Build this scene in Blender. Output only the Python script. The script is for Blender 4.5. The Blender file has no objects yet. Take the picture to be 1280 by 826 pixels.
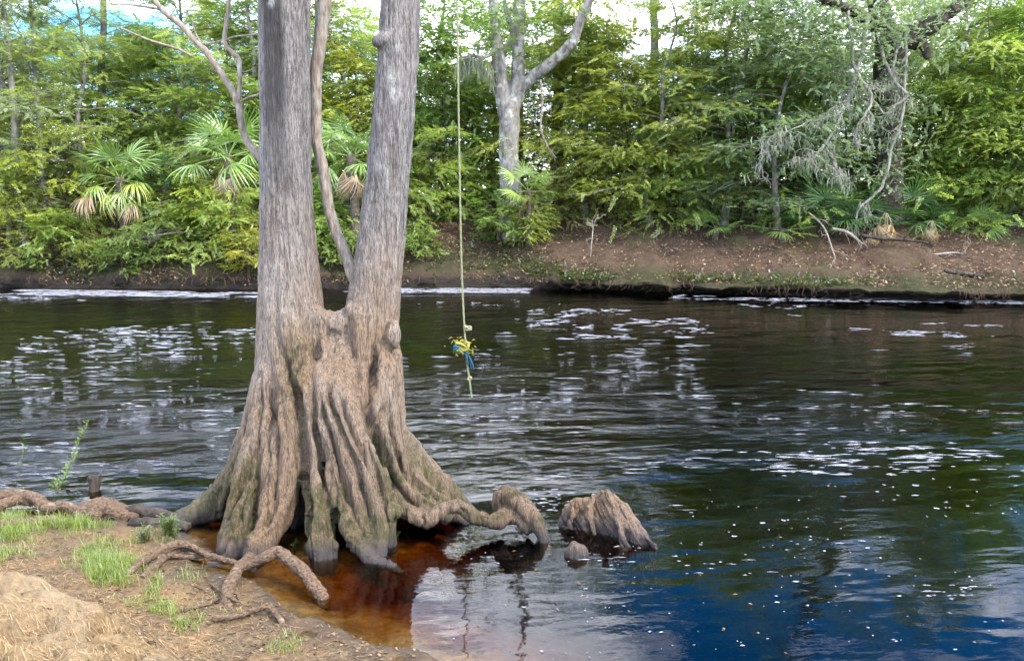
import bpy, math, random
import numpy as np
from mathutils import Matrix, Vector

# ------------------------------------------------------------------ camera, sky, sun
SC = bpy.context.scene
COL = SC.collection
R = math.radians
CAM_H, PITCH, FPX = 3.0, R(9.3), 995.6          # eye height, tilt, focal length in photo pixels

cd = bpy.data.cameras.new('camera'); cam = bpy.data.objects.new('camera', cd); COL.objects.link(cam)
cam.location = (0, 0, CAM_H); cam.rotation_euler = (R(90) - PITCH, 0, 0)
cd.lens = 28.0; cd.sensor_width = 36.0; cd.clip_start = 0.05; cd.clip_end = 2000
SC.camera = cam

SUN_EL, SUN_AZ = R(45), R(124)                   # azimuth from +Y towards +X: behind the camera, to the right
w = bpy.data.worlds.new('World'); SC.world = w; w.use_nodes = True
nt = w.node_tree; nt.nodes.clear(); L = nt.links
out = nt.nodes.new('ShaderNodeOutputWorld'); bg = nt.nodes.new('ShaderNodeBackground')
sky = nt.nodes.new('ShaderNodeTexSky'); sky.sky_type = 'NISHITA'; sky.sun_disc = False
sky.sun_elevation = SUN_EL; sky.sun_rotation = SUN_AZ
sky.air_density = 1.0; sky.dust_density = 0.1; sky.ozone_density = 5.0
tc = nt.nodes.new('ShaderNodeTexCoord')
mp = nt.nodes.new('ShaderNodeMapping'); mp.inputs['Scale'].default_value = (1, 1, 2.2); mp.inputs['Location'].default_value = (3.7, 1.1, 0.0)
nz = nt.nodes.new('ShaderNodeTexNoise'); nz.inputs['Scale'].default_value = 2.6; nz.inputs['Detail'].default_value = 7; nz.inputs['Roughness'].default_value = 0.63
rp = nt.nodes.new('ShaderNodeValToRGB'); rp.color_ramp.elements[0].position = 0.44; rp.color_ramp.elements[1].position = 0.64
nz2 = nt.nodes.new('ShaderNodeTexNoise'); nz2.inputs['Scale'].default_value = 7; nz2.inputs['Detail'].default_value = 5
cr = nt.nodes.new('ShaderNodeValToRGB')
cr.color_ramp.elements[0].position = 0.3; cr.color_ramp.elements[0].color = (28, 29, 33, 1)
cr.color_ramp.elements[1].position = 0.7; cr.color_ramp.elements[1].color = (66, 66, 69, 1)
mx = nt.nodes.new('ShaderNodeMix'); mx.data_type = 'RGBA'; mx.clamp_factor = True
L.new(tc.outputs['Generated'], mp.inputs['Vector']); L.new(mp.outputs[0], nz.inputs['Vector']); L.new(mp.outputs[0], nz2.inputs['Vector'])
L.new(nz.outputs['Fac'], rp.inputs['Fac']); L.new(nz2.outputs['Fac'], cr.inputs['Fac'])
hsv = nt.nodes.new('ShaderNodeHueSaturation'); hsv.inputs['Saturation'].default_value = 1.35; hsv.inputs['Value'].default_value = 2.7; L.new(sky.outputs[0], hsv.inputs['Color'])
L.new(rp.outputs['Color'], mx.inputs['Factor']); L.new(hsv.outputs[0], mx.inputs['A']); L.new(cr.outputs['Color'], mx.inputs['B'])
L.new(mx.outputs['Result'], bg.inputs['Color']); L.new(bg.outputs[0], out.inputs['Surface'])
bg.inputs['Strength'].default_value = 0.15

sd_ = bpy.data.lights.new('sun', 'SUN'); sd_.energy = 5.0; sd_.angle = R(4); sd_.color = (1.0, 0.90, 0.74)
sun = bpy.data.objects.new('sun', sd_); COL.objects.link(sun)
sv = Vector((math.sin(SUN_AZ)*math.cos(SUN_EL), math.cos(SUN_AZ)*math.cos(SUN_EL), math.sin(SUN_EL)))
sun.rotation_euler = sv.to_track_quat('Z', 'Y').to_euler(); sun.location = sv*60

vs = SC.view_settings; vs.view_transform = 'Standard'; vs.look = 'None'; vs.exposure = 0.54; vs.gamma = 1
cy = SC.cycles; cy.max_bounces = 8; cy.diffuse_bounces = 5; cy.glossy_bounces = 3; cy.transmission_bounces = 4
cy.transparent_max_bounces = 8; cy.caustics_reflective = False; cy.caustics_refractive = False
cy.use_denoising = True

# ------------------------------------------------------------------ helpers
SP, CP = math.sin(PITCH), math.cos(PITCH)
def ray(u, v):
    a = (np.asarray(u, float)-640)/FPX; b = -(np.asarray(v, float)-413)/FPX
    return a, CP + b*SP, -SP + b*CP
def PY(u, v, Y):
    dx, dy, dz = ray(u, v); t = Y/dy
    return np.stack([dx*t, dy*t, CAM_H + dz*t], -1)
def PZ(u, v, z=0.0):
    dx, dy, dz = ray(u, v); t = (z-CAM_H)/dz
    return np.stack([dx*t, dy*t, CAM_H + dz*t], -1)

def _hash(ix, iy, iz, seed):
    h = (ix*374761393 + iy*668265263 + iz*2147483647 + seed*1274126177) & 0xffffffff
    h = ((h ^ (h >> 13))*1274126177) & 0xffffffff
    return ((h ^ (h >> 16)) & 0xffff)/65535.0
def vnoise(p, seed=0):
    p = np.asarray(p, float); i = np.floor(p).astype(np.int64); f = p-i; f = f*f*f*(f*(f*6-15)+10)
    r = 0
    for a in (0, 1):
        for b in (0, 1):
            for c in (0, 1):
                wgt = (f[..., 0] if a else 1-f[..., 0])*(f[..., 1] if b else 1-f[..., 1])*(f[..., 2] if c else 1-f[..., 2])
                r = r + wgt*_hash(i[..., 0]+a, i[..., 1]+b, i[..., 2]+c, seed)
    return r*2-1
def fbm(p, oct=4, seed=0, gain=.5):
    p = np.asarray(p, float); r = 0; a = 1
    for k in range(oct):
        r = r + a*vnoise(p, seed+k*17); p = p*2.03; a *= gain
    return r
def sstep(a, b, x):
    t = np.clip((x-a)/(b-a), 0, 1); return t*t*(3-2*t)
def unit(v):
    v = np.asarray(v, float); return v/np.maximum(np.linalg.norm(v, axis=-1, keepdims=True), 1e-9)

class MB:
    """collects vertex and face arrays and links them as one mesh object"""
    def __init__(s): s.v = []; s.q = []; s.t = []; s.n = 0; s.qa = []; s.ta = []
    def add(s, v, q=None, t=None, tint=.5):
        v = np.asarray(v, float).reshape(-1, 3)
        for F, lst, al, k in ((q, s.q, s.qa, 4), (t, s.t, s.ta, 3)):
            if F is not None and len(F):
                F = np.asarray(F, np.int64).reshape(-1, k); lst.append(F+s.n)
                al.append(np.broadcast_to(np.asarray(tint, float), (len(F),)))
        s.v.append(v); s.n += len(v)
    def mesh(s, name, mat, smooth=True):
        v = np.concatenate(s.v) if s.v else np.zeros((0, 3))
        q = np.concatenate(s.q) if s.q else np.zeros((0, 4), np.int64)
        t = np.concatenate(s.t) if s.t else np.zeros((0, 3), np.int64)
        return np_mesh(name, v, q, t, mat, smooth, np.concatenate(s.qa+s.ta) if (s.qa or s.ta) else None)
    def build(s, name, mat, parent=None, smooth=True):
        return link(name, s.mesh(name, mat, smooth), parent)
def np_mesh(name, v, q, t, mat, smooth=True, tint=None):
    me = bpy.data.meshes.new(name)
    me.vertices.add(len(v)); me.vertices.foreach_set('co', np.ascontiguousarray(v, np.float32).ravel())
    li = np.concatenate([np.asarray(q).ravel(), np.asarray(t).ravel()]).astype(np.int32)
    me.loops.add(len(li)); me.loops.foreach_set('vertex_index', li)
    nq, ntr = len(q), len(t)
    me.polygons.add(nq+ntr)
    st = np.concatenate([np.arange(nq)*4, nq*4+np.arange(ntr)*3]).astype(np.int32)
    me.polygons.foreach_set('loop_start', st)
    me.polygons.foreach_set('use_smooth', np.full(nq+ntr, smooth))
    if tint is not None:
        a = me.attributes.new('tint', 'FLOAT', 'FACE'); a.data.foreach_set('value', np.ascontiguousarray(tint, np.float32))
    me.update(calc_edges=True)
    if mat: me.materials.append(mat)
    return me
def link(name, me, parent=None):
    o = bpy.data.objects.new(name, me); COL.objects.link(o)
    if parent: o.parent = parent
    return o
def tag(o, label=None, cat=None, group=None, kind=None):
    if label: o['label'] = label
    if cat: o['category'] = cat
    if group: o['group'] = group
    if kind: o['kind'] = kind
    return o
def thing(name, label, cat, loc=(0, 0, 0), rz=0, group=None, sc=1.0):
    o = bpy.data.objects.new(name, None); COL.objects.link(o)
    o.location = [float(c) for c in loc]; o.rotation_euler = (0, 0, rz); o.scale = (sc, sc, sc)
    return tag(o, label, cat, group)
def copy_tree(o, parent=None):
    c = o.copy(); COL.objects.link(c)
    if parent: c.parent = parent
    for ch in list(o.children): copy_tree(ch, c)
    return c

def tube(pts, rad, sides=8, cap=True, squash=None):
    P = np.asarray(pts, float); n = len(P); rad = np.broadcast_to(np.asarray(rad, float), (n,))
    T = unit(np.gradient(P, axis=0))
    a = np.array([0, 0, 1.]) if abs(T[0][2]) < .9 else np.array([1., 0, 0])
    N = np.zeros((n, 3)); N[0] = unit(np.cross(T[0], a))
    for i in range(1, n):
        x = N[i-1]-T[i]*np.dot(N[i-1], T[i]); N[i] = unit(x)
    B = np.cross(T, N)
    th = np.linspace(0, 2*np.pi, sides, endpoint=False)
    V = P[:, None]+rad[:, None, None]*(np.cos(th)[None, :, None]*N[:, None]+np.sin(th)[None, :, None]*B[:, None])
    V = V.reshape(-1, 3)
    i = np.arange(n-1)[:, None]*sides; j = np.arange(sides)[None, :]; k = (j+1) % sides
    Q = np.stack([i+j, i+k, i+sides+k, i+sides+j], -1).reshape(-1, 4)
    Tn = None
    if cap:
        V = np.concatenate([V, P[:1], P[-1:]]); jj = np.arange(sides); kk = (jj+1) % sides
        e = (n-1)*sides
        Tn = np.concatenate([np.stack([kk, jj, np.full(sides, n*sides)], -1), np.stack([e+jj, e+kk, np.full(sides, n*sides+1)], -1)])
    return V, Q, Tn
def spline(pts, n):
    """Catmull-Rom through pts (any number of columns)"""
    P = np.asarray(pts, float); P = np.concatenate([[2*P[0]-P[1]], P, [2*P[-1]-P[-2]]])
    m = len(P)-3; t = np.linspace(0, m-1e-9, n); i = t.astype(int); f = (t-i)[:, None]
    a, b, c, d = P[i], P[i+1], P[i+2], P[i+3]
    return .5*((2*b)+(-a+c)*f+(2*a-5*b+4*c-d)*f*f+(-a+3*b-3*c+d)*f**3)

# ------------------------------------------------------------------ materials
def mat(name):
    m = bpy.data.materials.new(name); m.use_nodes = True; n = m.node_tree; n.nodes.clear()
    o = n.nodes.new('ShaderNodeOutputMaterial'); return m, n, n.nodes, n.links, o
def N_(ns, t, **kw):
    x = ns.new(t)
    for k, v in kw.items():
        if k in x.inputs: x.inputs[k].default_value = v
        else: setattr(x, k, v)
    return x
def noise(ns, ln, vec, scale=(1, 1, 1), s=1.0, det=4, rough=.55):
    mp = ns.new('ShaderNodeMapping'); mp.inputs['Scale'].default_value = scale
    t = ns.new('ShaderNodeTexNoise'); t.inputs['Scale'].default_value = s; t.inputs['Detail'].default_value = det; t.inputs['Roughness'].default_value = rough
    ln.new(vec, mp.inputs['Vector']); ln.new(mp.outputs[0], t.inputs['Vector'])
    return t.outputs['Fac']
def ramp(ns, ln, fac, stops):
    r = ns.new('ShaderNodeValToRGB'); e = r.color_ramp.elements
    while len(e) < len(stops): e.new(.5)
    for i, (p, c) in enumerate(stops):
        e[i].position = p; e[i].color = (c, c, c, 1) if isinstance(c, (int, float)) else (*c, 1)
    ln.new(fac, r.inputs['Fac']); return r.outputs['Color']
def mix(ns, ln, f, a, b, mode='MIX'):
    m = ns.new('ShaderNodeMix'); m.data_type = 'RGBA'; m.blend_type = mode
    for s, val in (('Factor', f), ('A', a), ('B', b)):
        if hasattr(val, 'links'): ln.new(val, m.inputs[s])
        elif s == 'Factor': m.inputs[s].default_value = val
        else: m.inputs[s].default_value = (*val, 1)
    return m.outputs['Result']
def math_(ns, ln, op, a, b=0.0, clamp=False):
    m = ns.new('ShaderNodeMath'); m.operation = op; m.use_clamp = clamp
    for i, val in enumerate((a, b)):
        if hasattr(val, 'links'): ln.new(val, m.inputs[i])
        else: m.inputs[i].default_value = val
    return m.outputs[0]
def attr(ns, name):
    a = ns.new('ShaderNodeAttribute'); a.attribute_name = name; return a.outputs['Fac']
ALBEDO = .60                                      # brings the mixed colours down to measured reflectances
def alb(ns, ln, c): return mix(ns, ln, 1.0, c, (ALBEDO,)*3, 'MULTIPLY')
def bump(ns, ln, h, dist, strength=1.0):
    b = ns.new('ShaderNodeBump'); b.inputs['Distance'].default_value = dist; b.inputs['Strength'].default_value = strength
    ln.new(h, b.inputs['Height']); return b.outputs[0]

def leaf_mat(name, color=None, trans=.60, gloss=.05, grough=.45):
    """leaf colour: the object's own colour (each plant has its own) varied leaf by leaf"""
    m, n, ns, ln, o = mat(name)
    oi = ns.new('ShaderNodeObjectInfo')
    hs = ns.new('ShaderNodeHueSaturation')
    t = attr(ns, 'tint')
    ln.new(math_(ns, ln, 'ADD', math_(ns, ln, 'MULTIPLY', t, -.035), .52), hs.inputs['Hue'])
    ln.new(math_(ns, ln, 'ADD', math_(ns, ln, 'MULTIPLY', t, .82), .46), hs.inputs['Value'])
    if color is None: ln.new(oi.outputs['Color'], hs.inputs['Color'])
    else: hs.inputs['Color'].default_value = (*color, 1)
    d = ns.new('ShaderNodeBsdfDiffuse'); tr = ns.new('ShaderNodeBsdfTranslucent'); g = ns.new('ShaderNodeBsdfGlossy')
    g.inputs['Roughness'].default_value = grough; g.inputs['Color'].default_value = (1, 1, 1, 1)
    ln.new(hs.outputs[0], d.inputs['Color'])
    tw = mix(ns, ln, .5, hs.outputs[0], (1.15, 1.2, .7), 'MULTIPLY'); ln.new(tw, tr.inputs['Color'])
    a = ns.new('ShaderNodeMixShader'); a.inputs[0].default_value = trans; ln.new(d.outputs[0], a.inputs[1]); ln.new(tr.outputs[0], a.inputs[2])
    b = ns.new('ShaderNodeMixShader'); b.inputs[0].default_value = gloss; ln.new(a.outputs[0], b.inputs[1]); ln.new(g.outputs[0], b.inputs[2])
    ln.new(b.outputs[0], o.inputs['Surface']); return m

def bark_mat(name, dark, light, lichen=None, lich=.62, sc=(16, 16, 2.5), s=1.0, bd=.02):
    m, n, ns, ln, o = mat(name)
    tcn = ns.new('ShaderNodeTexCoord'); vec = tcn.outputs['Object']
    f = noise(ns, ln, vec, sc, s, 6, .6); f2 = noise(ns, ln, vec, (1, 1, 1), 3.0*s, 5, .6)
    c = mix(ns, ln, ramp(ns, ln, f, [(.32, 0.0), (.68, 1.0)]), dark, light)
    if lichen:
        c = mix(ns, ln, ramp(ns, ln, f2, [(lich-.06, 0.0), (lich+.06, 1.0)]), c, lichen)
    p = ns.new('ShaderNodeBsdfPrincipled'); p.inputs['Roughness'].default_value = .85
    p.inputs['Specular IOR Level'].default_value = .2
    ln.new(alb(ns, ln, c), p.inputs['Base Color']); ln.new(bump(ns, ln, f, bd), p.inputs['Normal']); ln.new(p.outputs[0], o.inputs['Surface'])
    return m
def plain_mat(name, c, rough=.8, var=.3, s=30):
    m, n, ns, ln, o = mat(name)
    tcn = ns.new('ShaderNodeTexCoord'); f = noise(ns, ln, tcn.outputs['Object'], (1, 1, 1), s, 4)
    t = attr(ns, 'tint')
    k = math_(ns, ln, 'ADD', math_(ns, ln, 'MULTIPLY', f, var), math_(ns, ln, 'ADD', math_(ns, ln, 'MULTIPLY', t, .8), .6-var/2))
    hs = ns.new('ShaderNodeHueSaturation'); hs.inputs['Color'].default_value = (*c, 1); ln.new(k, hs.inputs['Value'])
    p = ns.new('ShaderNodeBsdfPrincipled'); p.inputs['Roughness'].default_value = rough; p.inputs['Specular IOR Level'].default_value = .25
    ln.new(alb(ns, ln, hs.outputs[0]), p.inputs['Base Color']); ln.new(p.outputs[0], o.inputs['Surface']); return m

def cypress_mat(name):
    m, n, ns, ln, o = mat(name)
    tcn = ns.new('ShaderNodeTexCoord'); vec = tcn.outputs['Object']
    sx = ns.new('ShaderNodeSeparateXYZ'); ln.new(vec, sx.inputs[0]); z = sx.outputs['Z']
    st0 = noise(ns, ln, vec, (24, 24, 2.0), 1.0, 6, .7); st1 = noise(ns, ln, vec, (70, 70, 6.5), 1.0, 5, .7)
    st = math_(ns, ln, 'ADD', math_(ns, ln, 'MULTIPLY', st0, .55), math_(ns, ln, 'MULTIPLY', st1, .45))            # fibrous streaks
    fine = noise(ns, ln, vec, (130, 130, 15), 1.0, 5, .75)
    big = noise(ns, ln, vec, (2.2, 2.2, .9), 1.0, 4, .55)
    spk = noise(ns, ln, vec, (24, 24, 14), 1.0, 6, .75)
    tan = mix(ns, ln, ramp(ns, ln, st, [(.3, 0.0), (.68, 1.0)]), (.17, .10, .06), (.62, .44, .285))
    tan = mix(ns, ln, ramp(ns, ln, big, [(.38, 0.0), (.66, .75)]), tan, (.60, .525, .46), 'MIX')
    tan = mix(ns, ln, ramp(ns, ln, math_(ns, ln, 'DIVIDE', z, 3.0), [(.18, .75), (.62, 0.0)]), tan, mix(ns, ln, ramp(ns, ln, st, [(.3, 0.0), (.68, 1.0)]), (.12, .068, .036), (.47, .295, .16)))
    tan = mix(ns, ln, ramp(ns, ln, st, [(.30, .75), (.5, 0.0)]), tan, (.15, .10, .07))
    gray = mix(ns, ln, ramp(ns, ln, st, [(.36, 0.0), (.62, 1.0)]), (.10, .092, .088), (.54, .50, .48))
    gray = mix(ns, ln, attr(ns, 'dark'), gray, mix(ns, ln, ramp(ns, ln, st, [(.40, 0.0), (.72, 1.0)]), (.022, .022, .024), (.17, .165, .165)))
    gray = mix(ns, ln, math_(ns, ln, 'MULTIPLY', attr(ns, 'lichen'), ramp(ns, ln, spk, [(.38, 0.0), (.5, 1.0)])), gray, (.66, .66, .62))
    zz = math_(ns, ln, 'ADD', z, math_(ns, ln, 'MULTIPLY', big, 1.3))
    up = ramp(ns, ln, math_(ns, ln, 'DIVIDE', zz, 5.0), [(.50, 0.0), (.78, 1.0)])
    c = mix(ns, ln, up, tan, gray)
    c = mix(ns, ln, ramp(ns, ln, fine, [(.38, .85), (.52, 0.0)]), c, (.075, .055, .042))
    c = mix(ns, ln, ramp(ns, ln, fine, [(.58, 0.0), (.74, .3)]), c, (.62, .52, .43))
    c = mix(ns, ln, ramp(ns, ln, st1, [(.40, 0.0), (.43, .8), (.46, 0.0)]), c, (.05, .036, .028))
    c = mix(ns, ln, ramp(ns, ln, spk, [(.57, 0.0), (.66, .7)]), c, (.085, .062, .045))  # flecks of dark crust
    mossf = math_(ns, ln, 'MULTIPLY', attr(ns, 'moss'), ramp(ns, ln, spk, [(.36, .05), (.58, 1.0)]))
    c = mix(ns, ln, mossf, c, mix(ns, ln, ramp(ns, ln, big, [(.4, 0.0), (.6, 1.0)]), (.045, .05, .016), (.08, .092, .02)))
    c = mix(ns, ln, math_(ns, ln, 'MULTIPLY', attr(ns, 'rust'), ramp(ns, ln, spk, [(.4, 0.0), (.6, 1.0)])), c, (.22, .10, .02))
    wet = ramp(ns, ln, math_(ns, ln, 'ADD', z, math_(ns, ln, 'MULTIPLY', math_(ns, ln, 'SUBTRACT', spk, .5), .34)), [(.03, 1.0), (.17, 0.0)])
    c = mix(ns, ln, wet, c, mix(ns, ln, st, (.055, .045, .042), (.14, .115, .115)))
    p = ns.new('ShaderNodeBsdfPrincipled'); ln.new(alb(ns, ln, c), p.inputs['Base Color']); p.inputs['Specular IOR Level'].default_value = .3
    ln.new(ramp(ns, ln, wet, [(0, .85), (1, .45)]), p.inputs['Roughness'])
    h = math_(ns, ln, 'ADD', math_(ns, ln, 'MULTIPLY', st, 1.0), math_(ns, ln, 'MULTIPLY', fine, .35))
    ln.new(bump(ns, ln, h, .05), p.inputs['Normal']); ln.new(p.outputs[0], o.inputs['Surface'])
    return m

def ground_mat():
    m, n, ns, ln, o = mat('near_soil')
    tcn = ns.new('ShaderNodeTexCoord'); vec = tcn.outputs['Object']
    sx = ns.new('ShaderNodeSeparateXYZ'); ln.new(vec, sx.inputs[0]); z = sx.outputs['Z']
    a = noise(ns, ln, vec, (1, 1, 1), 2.6, 6, .6); b = noise(ns, ln, vec, (1, 1, 1), 22, 6, .7); f = noise(ns, ln, vec, (1, 1, 1), 140, 3, .6)
    straw = noise(ns, ln, vec, (9, 38, 9), 1.0, 6, .7)
    sand = mix(ns, ln, ramp(ns, ln, b, [(.3, 0.0), (.7, 1.0)]), (.22, .13, .05), (.47, .33, .165))
    sand = mix(ns, ln, ramp(ns, ln, straw, [(.34, .8), (.52, 0.0)]), sand, (.20, .125, .06))
    sand = mix(ns, ln, attr(ns, 'pale'), sand, (.50, .40, .27))
    soil = mix(ns, ln, ramp(ns, ln, b, [(.3, 0.0), (.68, 1.0)]), (.085, .056, .034), (.34, .235, .125))
    soil = mix(ns, ln, ramp(ns, ln, a, [(.46, 0.0), (.62, .7)]), soil, (.36, .215, .10))
    soil = mix(ns, ln, ramp(ns, ln, f, [(.30, .8), (.46, 0.0)]), soil, (.07, .05, .035))
    c = mix(ns, ln, attr(ns, 'mound'), soil, sand)
    c = mix(ns, ln, math_(ns, ln, 'MULTIPLY', ramp(ns, ln, noise(ns, ln, vec, (1, 1, 1), 7, 6, .7), [(.52, 0.0), (.64, 1.0)]), .65), c, (.11, .07, .04))
    wet = attr(ns, 'wet')
    c = mix(ns, ln, math_(ns, ln, 'MULTIPLY', wet, .75), c, (.09, .06, .042))
    bed = mix(ns, ln, ramp(ns, ln, b, [(.3, 0.0), (.6, 1.0)]), (.20, .135, .06), (.46, .34, .17))
    bed = mix(ns, ln, ramp(ns, ln, a, [(.44, 0.0), (.62, .7)]), bed, (.12, .075, .03))
    c = mix(ns, ln, attr(ns, 'bed'), c, bed)
    p = ns.new('ShaderNodeBsdfPrincipled'); ln.new(alb(ns, ln, c), p.inputs['Base Color'])
    ln.new(ramp(ns, ln, wet, [(0, .95), (1, .6)]), p.inputs['Roughness']); p.inputs['Specular IOR Level'].default_value = .25
    h = math_(ns, ln, 'ADD', math_(ns, ln, 'MULTIPLY', b, 1.0), math_(ns, ln, 'ADD', math_(ns, ln, 'MULTIPLY', f, .35), math_(ns, ln, 'MULTIPLY', straw, .6)))
    ln.new(bump(ns, ln, h, .03), p.inputs['Normal']); ln.new(p.outputs[0], o.inputs['Surface']); return m
def far_ground_mat():
    m, n, ns, ln, o = mat('leaf_litter_soil')
    tcn = ns.new('ShaderNodeTexCoord'); vec = tcn.outputs['Object']
    a = noise(ns, ln, vec, (1, 1, 1), .55, 6, .6); b = noise(ns, ln, vec, (1, 1, 1), 5, 6, .7); f = noise(ns, ln, vec, (1, 1, 1), 26, 4, .65)
    c = mix(ns, ln, ramp(ns, ln, f, [(.3, 0.0), (.7, 1.0)]), (.065, .042, .028), (.21, .135, .085))
    c = mix(ns, ln, ramp(ns, ln, b, [(.42, .8), (.58, 0.0)]), c, (.10, .06, .042))
    c = mix(ns, ln, ramp(ns, ln, a, [(.52, 0.0), (.64, .65)]), c, (.09, .095, .03))
    c = mix(ns, ln, math_(ns, ln, 'MULTIPLY', attr(ns, 'edge'), ramp(ns, ln, b, [(.35, .1), (.55, 1.0)])), c, (.045, .05, .018))
    c = mix(ns, ln, attr(ns, 'undercut_shade'), c, (.035, .027, .02))  # near-black undercut: shade below the lip put into the colour
    p = ns.new('ShaderNodeBsdfPrincipled'); ln.new(alb(ns, ln, c), p.inputs['Base Color']); p.inputs['Roughness'].default_value = .9; p.inputs['Specular IOR Level'].default_value = .2
    ln.new(bump(ns, ln, math_(ns, ln, 'ADD', b, math_(ns, ln, 'MULTIPLY', f, .5)), .10), p.inputs['Normal']); ln.new(p.outputs[0], o.inputs['Surface']); return m

def water_mat():
    m, n, ns, ln, o = mat('dark_tannin_water')
    tcn = ns.new('ShaderNodeTexCoord'); vec = tcn.outputs['Object']
    sx = ns.new('ShaderNodeSeparateXYZ'); ln.new(vec, sx.inputs[0])
    warp = noise(ns, ln, vec, (.16, .30, 1), 1.0, 3, .5)
    rot = ns.new('ShaderNodeMapping'); rot.inputs['Rotation'].default_value = (0, 0, R(-9)); ln.new(vec, rot.inputs['Vector']); rv = rot.outputs[0]
    sw = ns.new('ShaderNodeTexNoise'); sw.inputs['Scale'].default_value = .35; sw.inputs['Detail'].default_value = 2; ln.new(vec, sw.inputs['Vector'])
    rv = mix(ns, ln, .22, rv, sw.outputs['Color'], 'ADD')
    n1 = noise(ns, ln, rv, (.7, 1.6, 1), 1.0, 3, .5)
    n2 = noise(ns, ln, rv, (2.3, 5.2, 1), 1.0, 4, .55)
    n3 = noise(ns, ln, rv, (7, 17, 1), 1.0, 3, .5)
    # current runs in the open river; the pool in front of the tree is sheltered
    y = sx.outputs['Y']; x = sx.outputs['X']
    run = math_(ns, ln, 'ADD', y, math_(ns, ln, 'ADD', math_(ns, ln, 'MULTIPLY', warp, 3.0), math_(ns, ln, 'MULTIPLY', x, -.12)))
    run = ramp(ns, ln, math_(ns, ln, 'DIVIDE', run, 20.0), [(.36, .05), (.46, .15), (.56, .65), (.64, .75), (.80, .30), (1.0, .18)])
    patch = ramp(ns, ln, noise(ns, ln, vec, (.22, .55, 1), 1.0, 3, .55), [(.36, .22), (.62, 1.0)])
    h = math_(ns, ln, 'ADD', math_(ns, ln, 'MULTIPLY', n1, 1.0), math_(ns, ln, 'MULTIPLY', math_(ns, ln, 'ADD', math_(ns, ln, 'MULTIPLY', n2, .34), math_(ns, ln, 'MULTIPLY', n3, .07)), patch))
    side = ramp(ns, ln, math_(ns, ln, 'ADD', math_(ns, ln, 'MULTIPLY', x, .06), math_(ns, ln, 'MULTIPLY', warp, .5)), [(.10, 1.0), (.62, .45)])
    h = math_(ns, ln, 'MULTIPLY', math_(ns, ln, 'MULTIPLY', h, run), side)
    bn = ns.new('ShaderNodeBump'); bn.inputs['Distance'].default_value = .34; ln.new(h, bn.inputs['Height'])
    fr = ns.new('ShaderNodeFresnel'); fr.inputs['IOR'].default_value = 1.38; ln.new(bn.outputs[0], fr.inputs['Normal'])
    g = ns.new('ShaderNodeBsdfGlossy'); g.inputs['Roughness'].default_value = .035; ln.new(bn.outputs[0], g.inputs['Normal'])
    t = ns.new('ShaderNodeBsdfTransparent')
    ms = ns.new('ShaderNodeMixShader'); ln.new(fr.outputs[0], ms.inputs[0]); ln.new(t.outputs[0], ms.inputs[1]); ln.new(g.outputs[0], ms.inputs[2])
    ln.new(ms.outputs[0], o.inputs['Surface'])
    va = ns.new('ShaderNodeVolumeAbsorption'); va.inputs['Density'].default_value = 10.5; va.inputs['Color'].default_value = (.75, .50, 0.0, 1)
    ln.new(va.outputs[0], o.inputs['Volume'])
    return m

M = dict(
    feather=leaf_mat('feathery_leaf'), broad=leaf_mat('broad_leaf', gloss=.06, grough=.35), palm=leaf_mat('palm_leaf', trans=.25, gloss=.07, grough=.35),
    grass=leaf_mat('grass_blade'), deadleaf=leaf_mat('dry_leaf', (.25, .165, .10), trans=.15, gloss=.02),
    straw=leaf_mat('dry_straw', (.36, .24, .12), trans=.1, gloss=.02), twigbrown=bark_mat('brown_twig', (.07, .045, .03), (.20, .13, .085)),
    bark=bark_mat('grey_bark', (.13, .11, .09), (.36, .33, .28), (.46, .47, .41), .56),
    palebark=bark_mat('pale_grey_bark', (.13, .115, .10), (.44, .41, .37), (.55, .55, .50), .58, sc=(7, 7, 2.2)),
    darkbark=bark_mat('dark_oak_bark', (.025, .02, .016), (.11, .088, .07), (.26, .27, .23), .66, sc=(8, 8, 2.5)),
    lichen=bark_mat('lichen_twig', (.22, .20, .17), (.52, .50, .44), None), palmtrunk=bark_mat('palm_trunk', (.05, .04, .03), (.20, .16, .115), None, sc=(6, 6, 14)),
    paletwig=bark_mat('pale_stem_bark', (.17, .13, .10), (.48, .41, .34), (.50, .50, .44), .62, sc=(30, 30, 8)),
    root=bark_mat('river_root', (.06, .038, .025), (.25, .165, .105), (.33, .25, .19), .66, sc=(18, 18, 30), s=2.2, bd=.008),
    cypress=cypress_mat('cypress_bark'), ground=ground_mat(), farground=far_ground_mat(), water=water_mat(),
)

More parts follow.
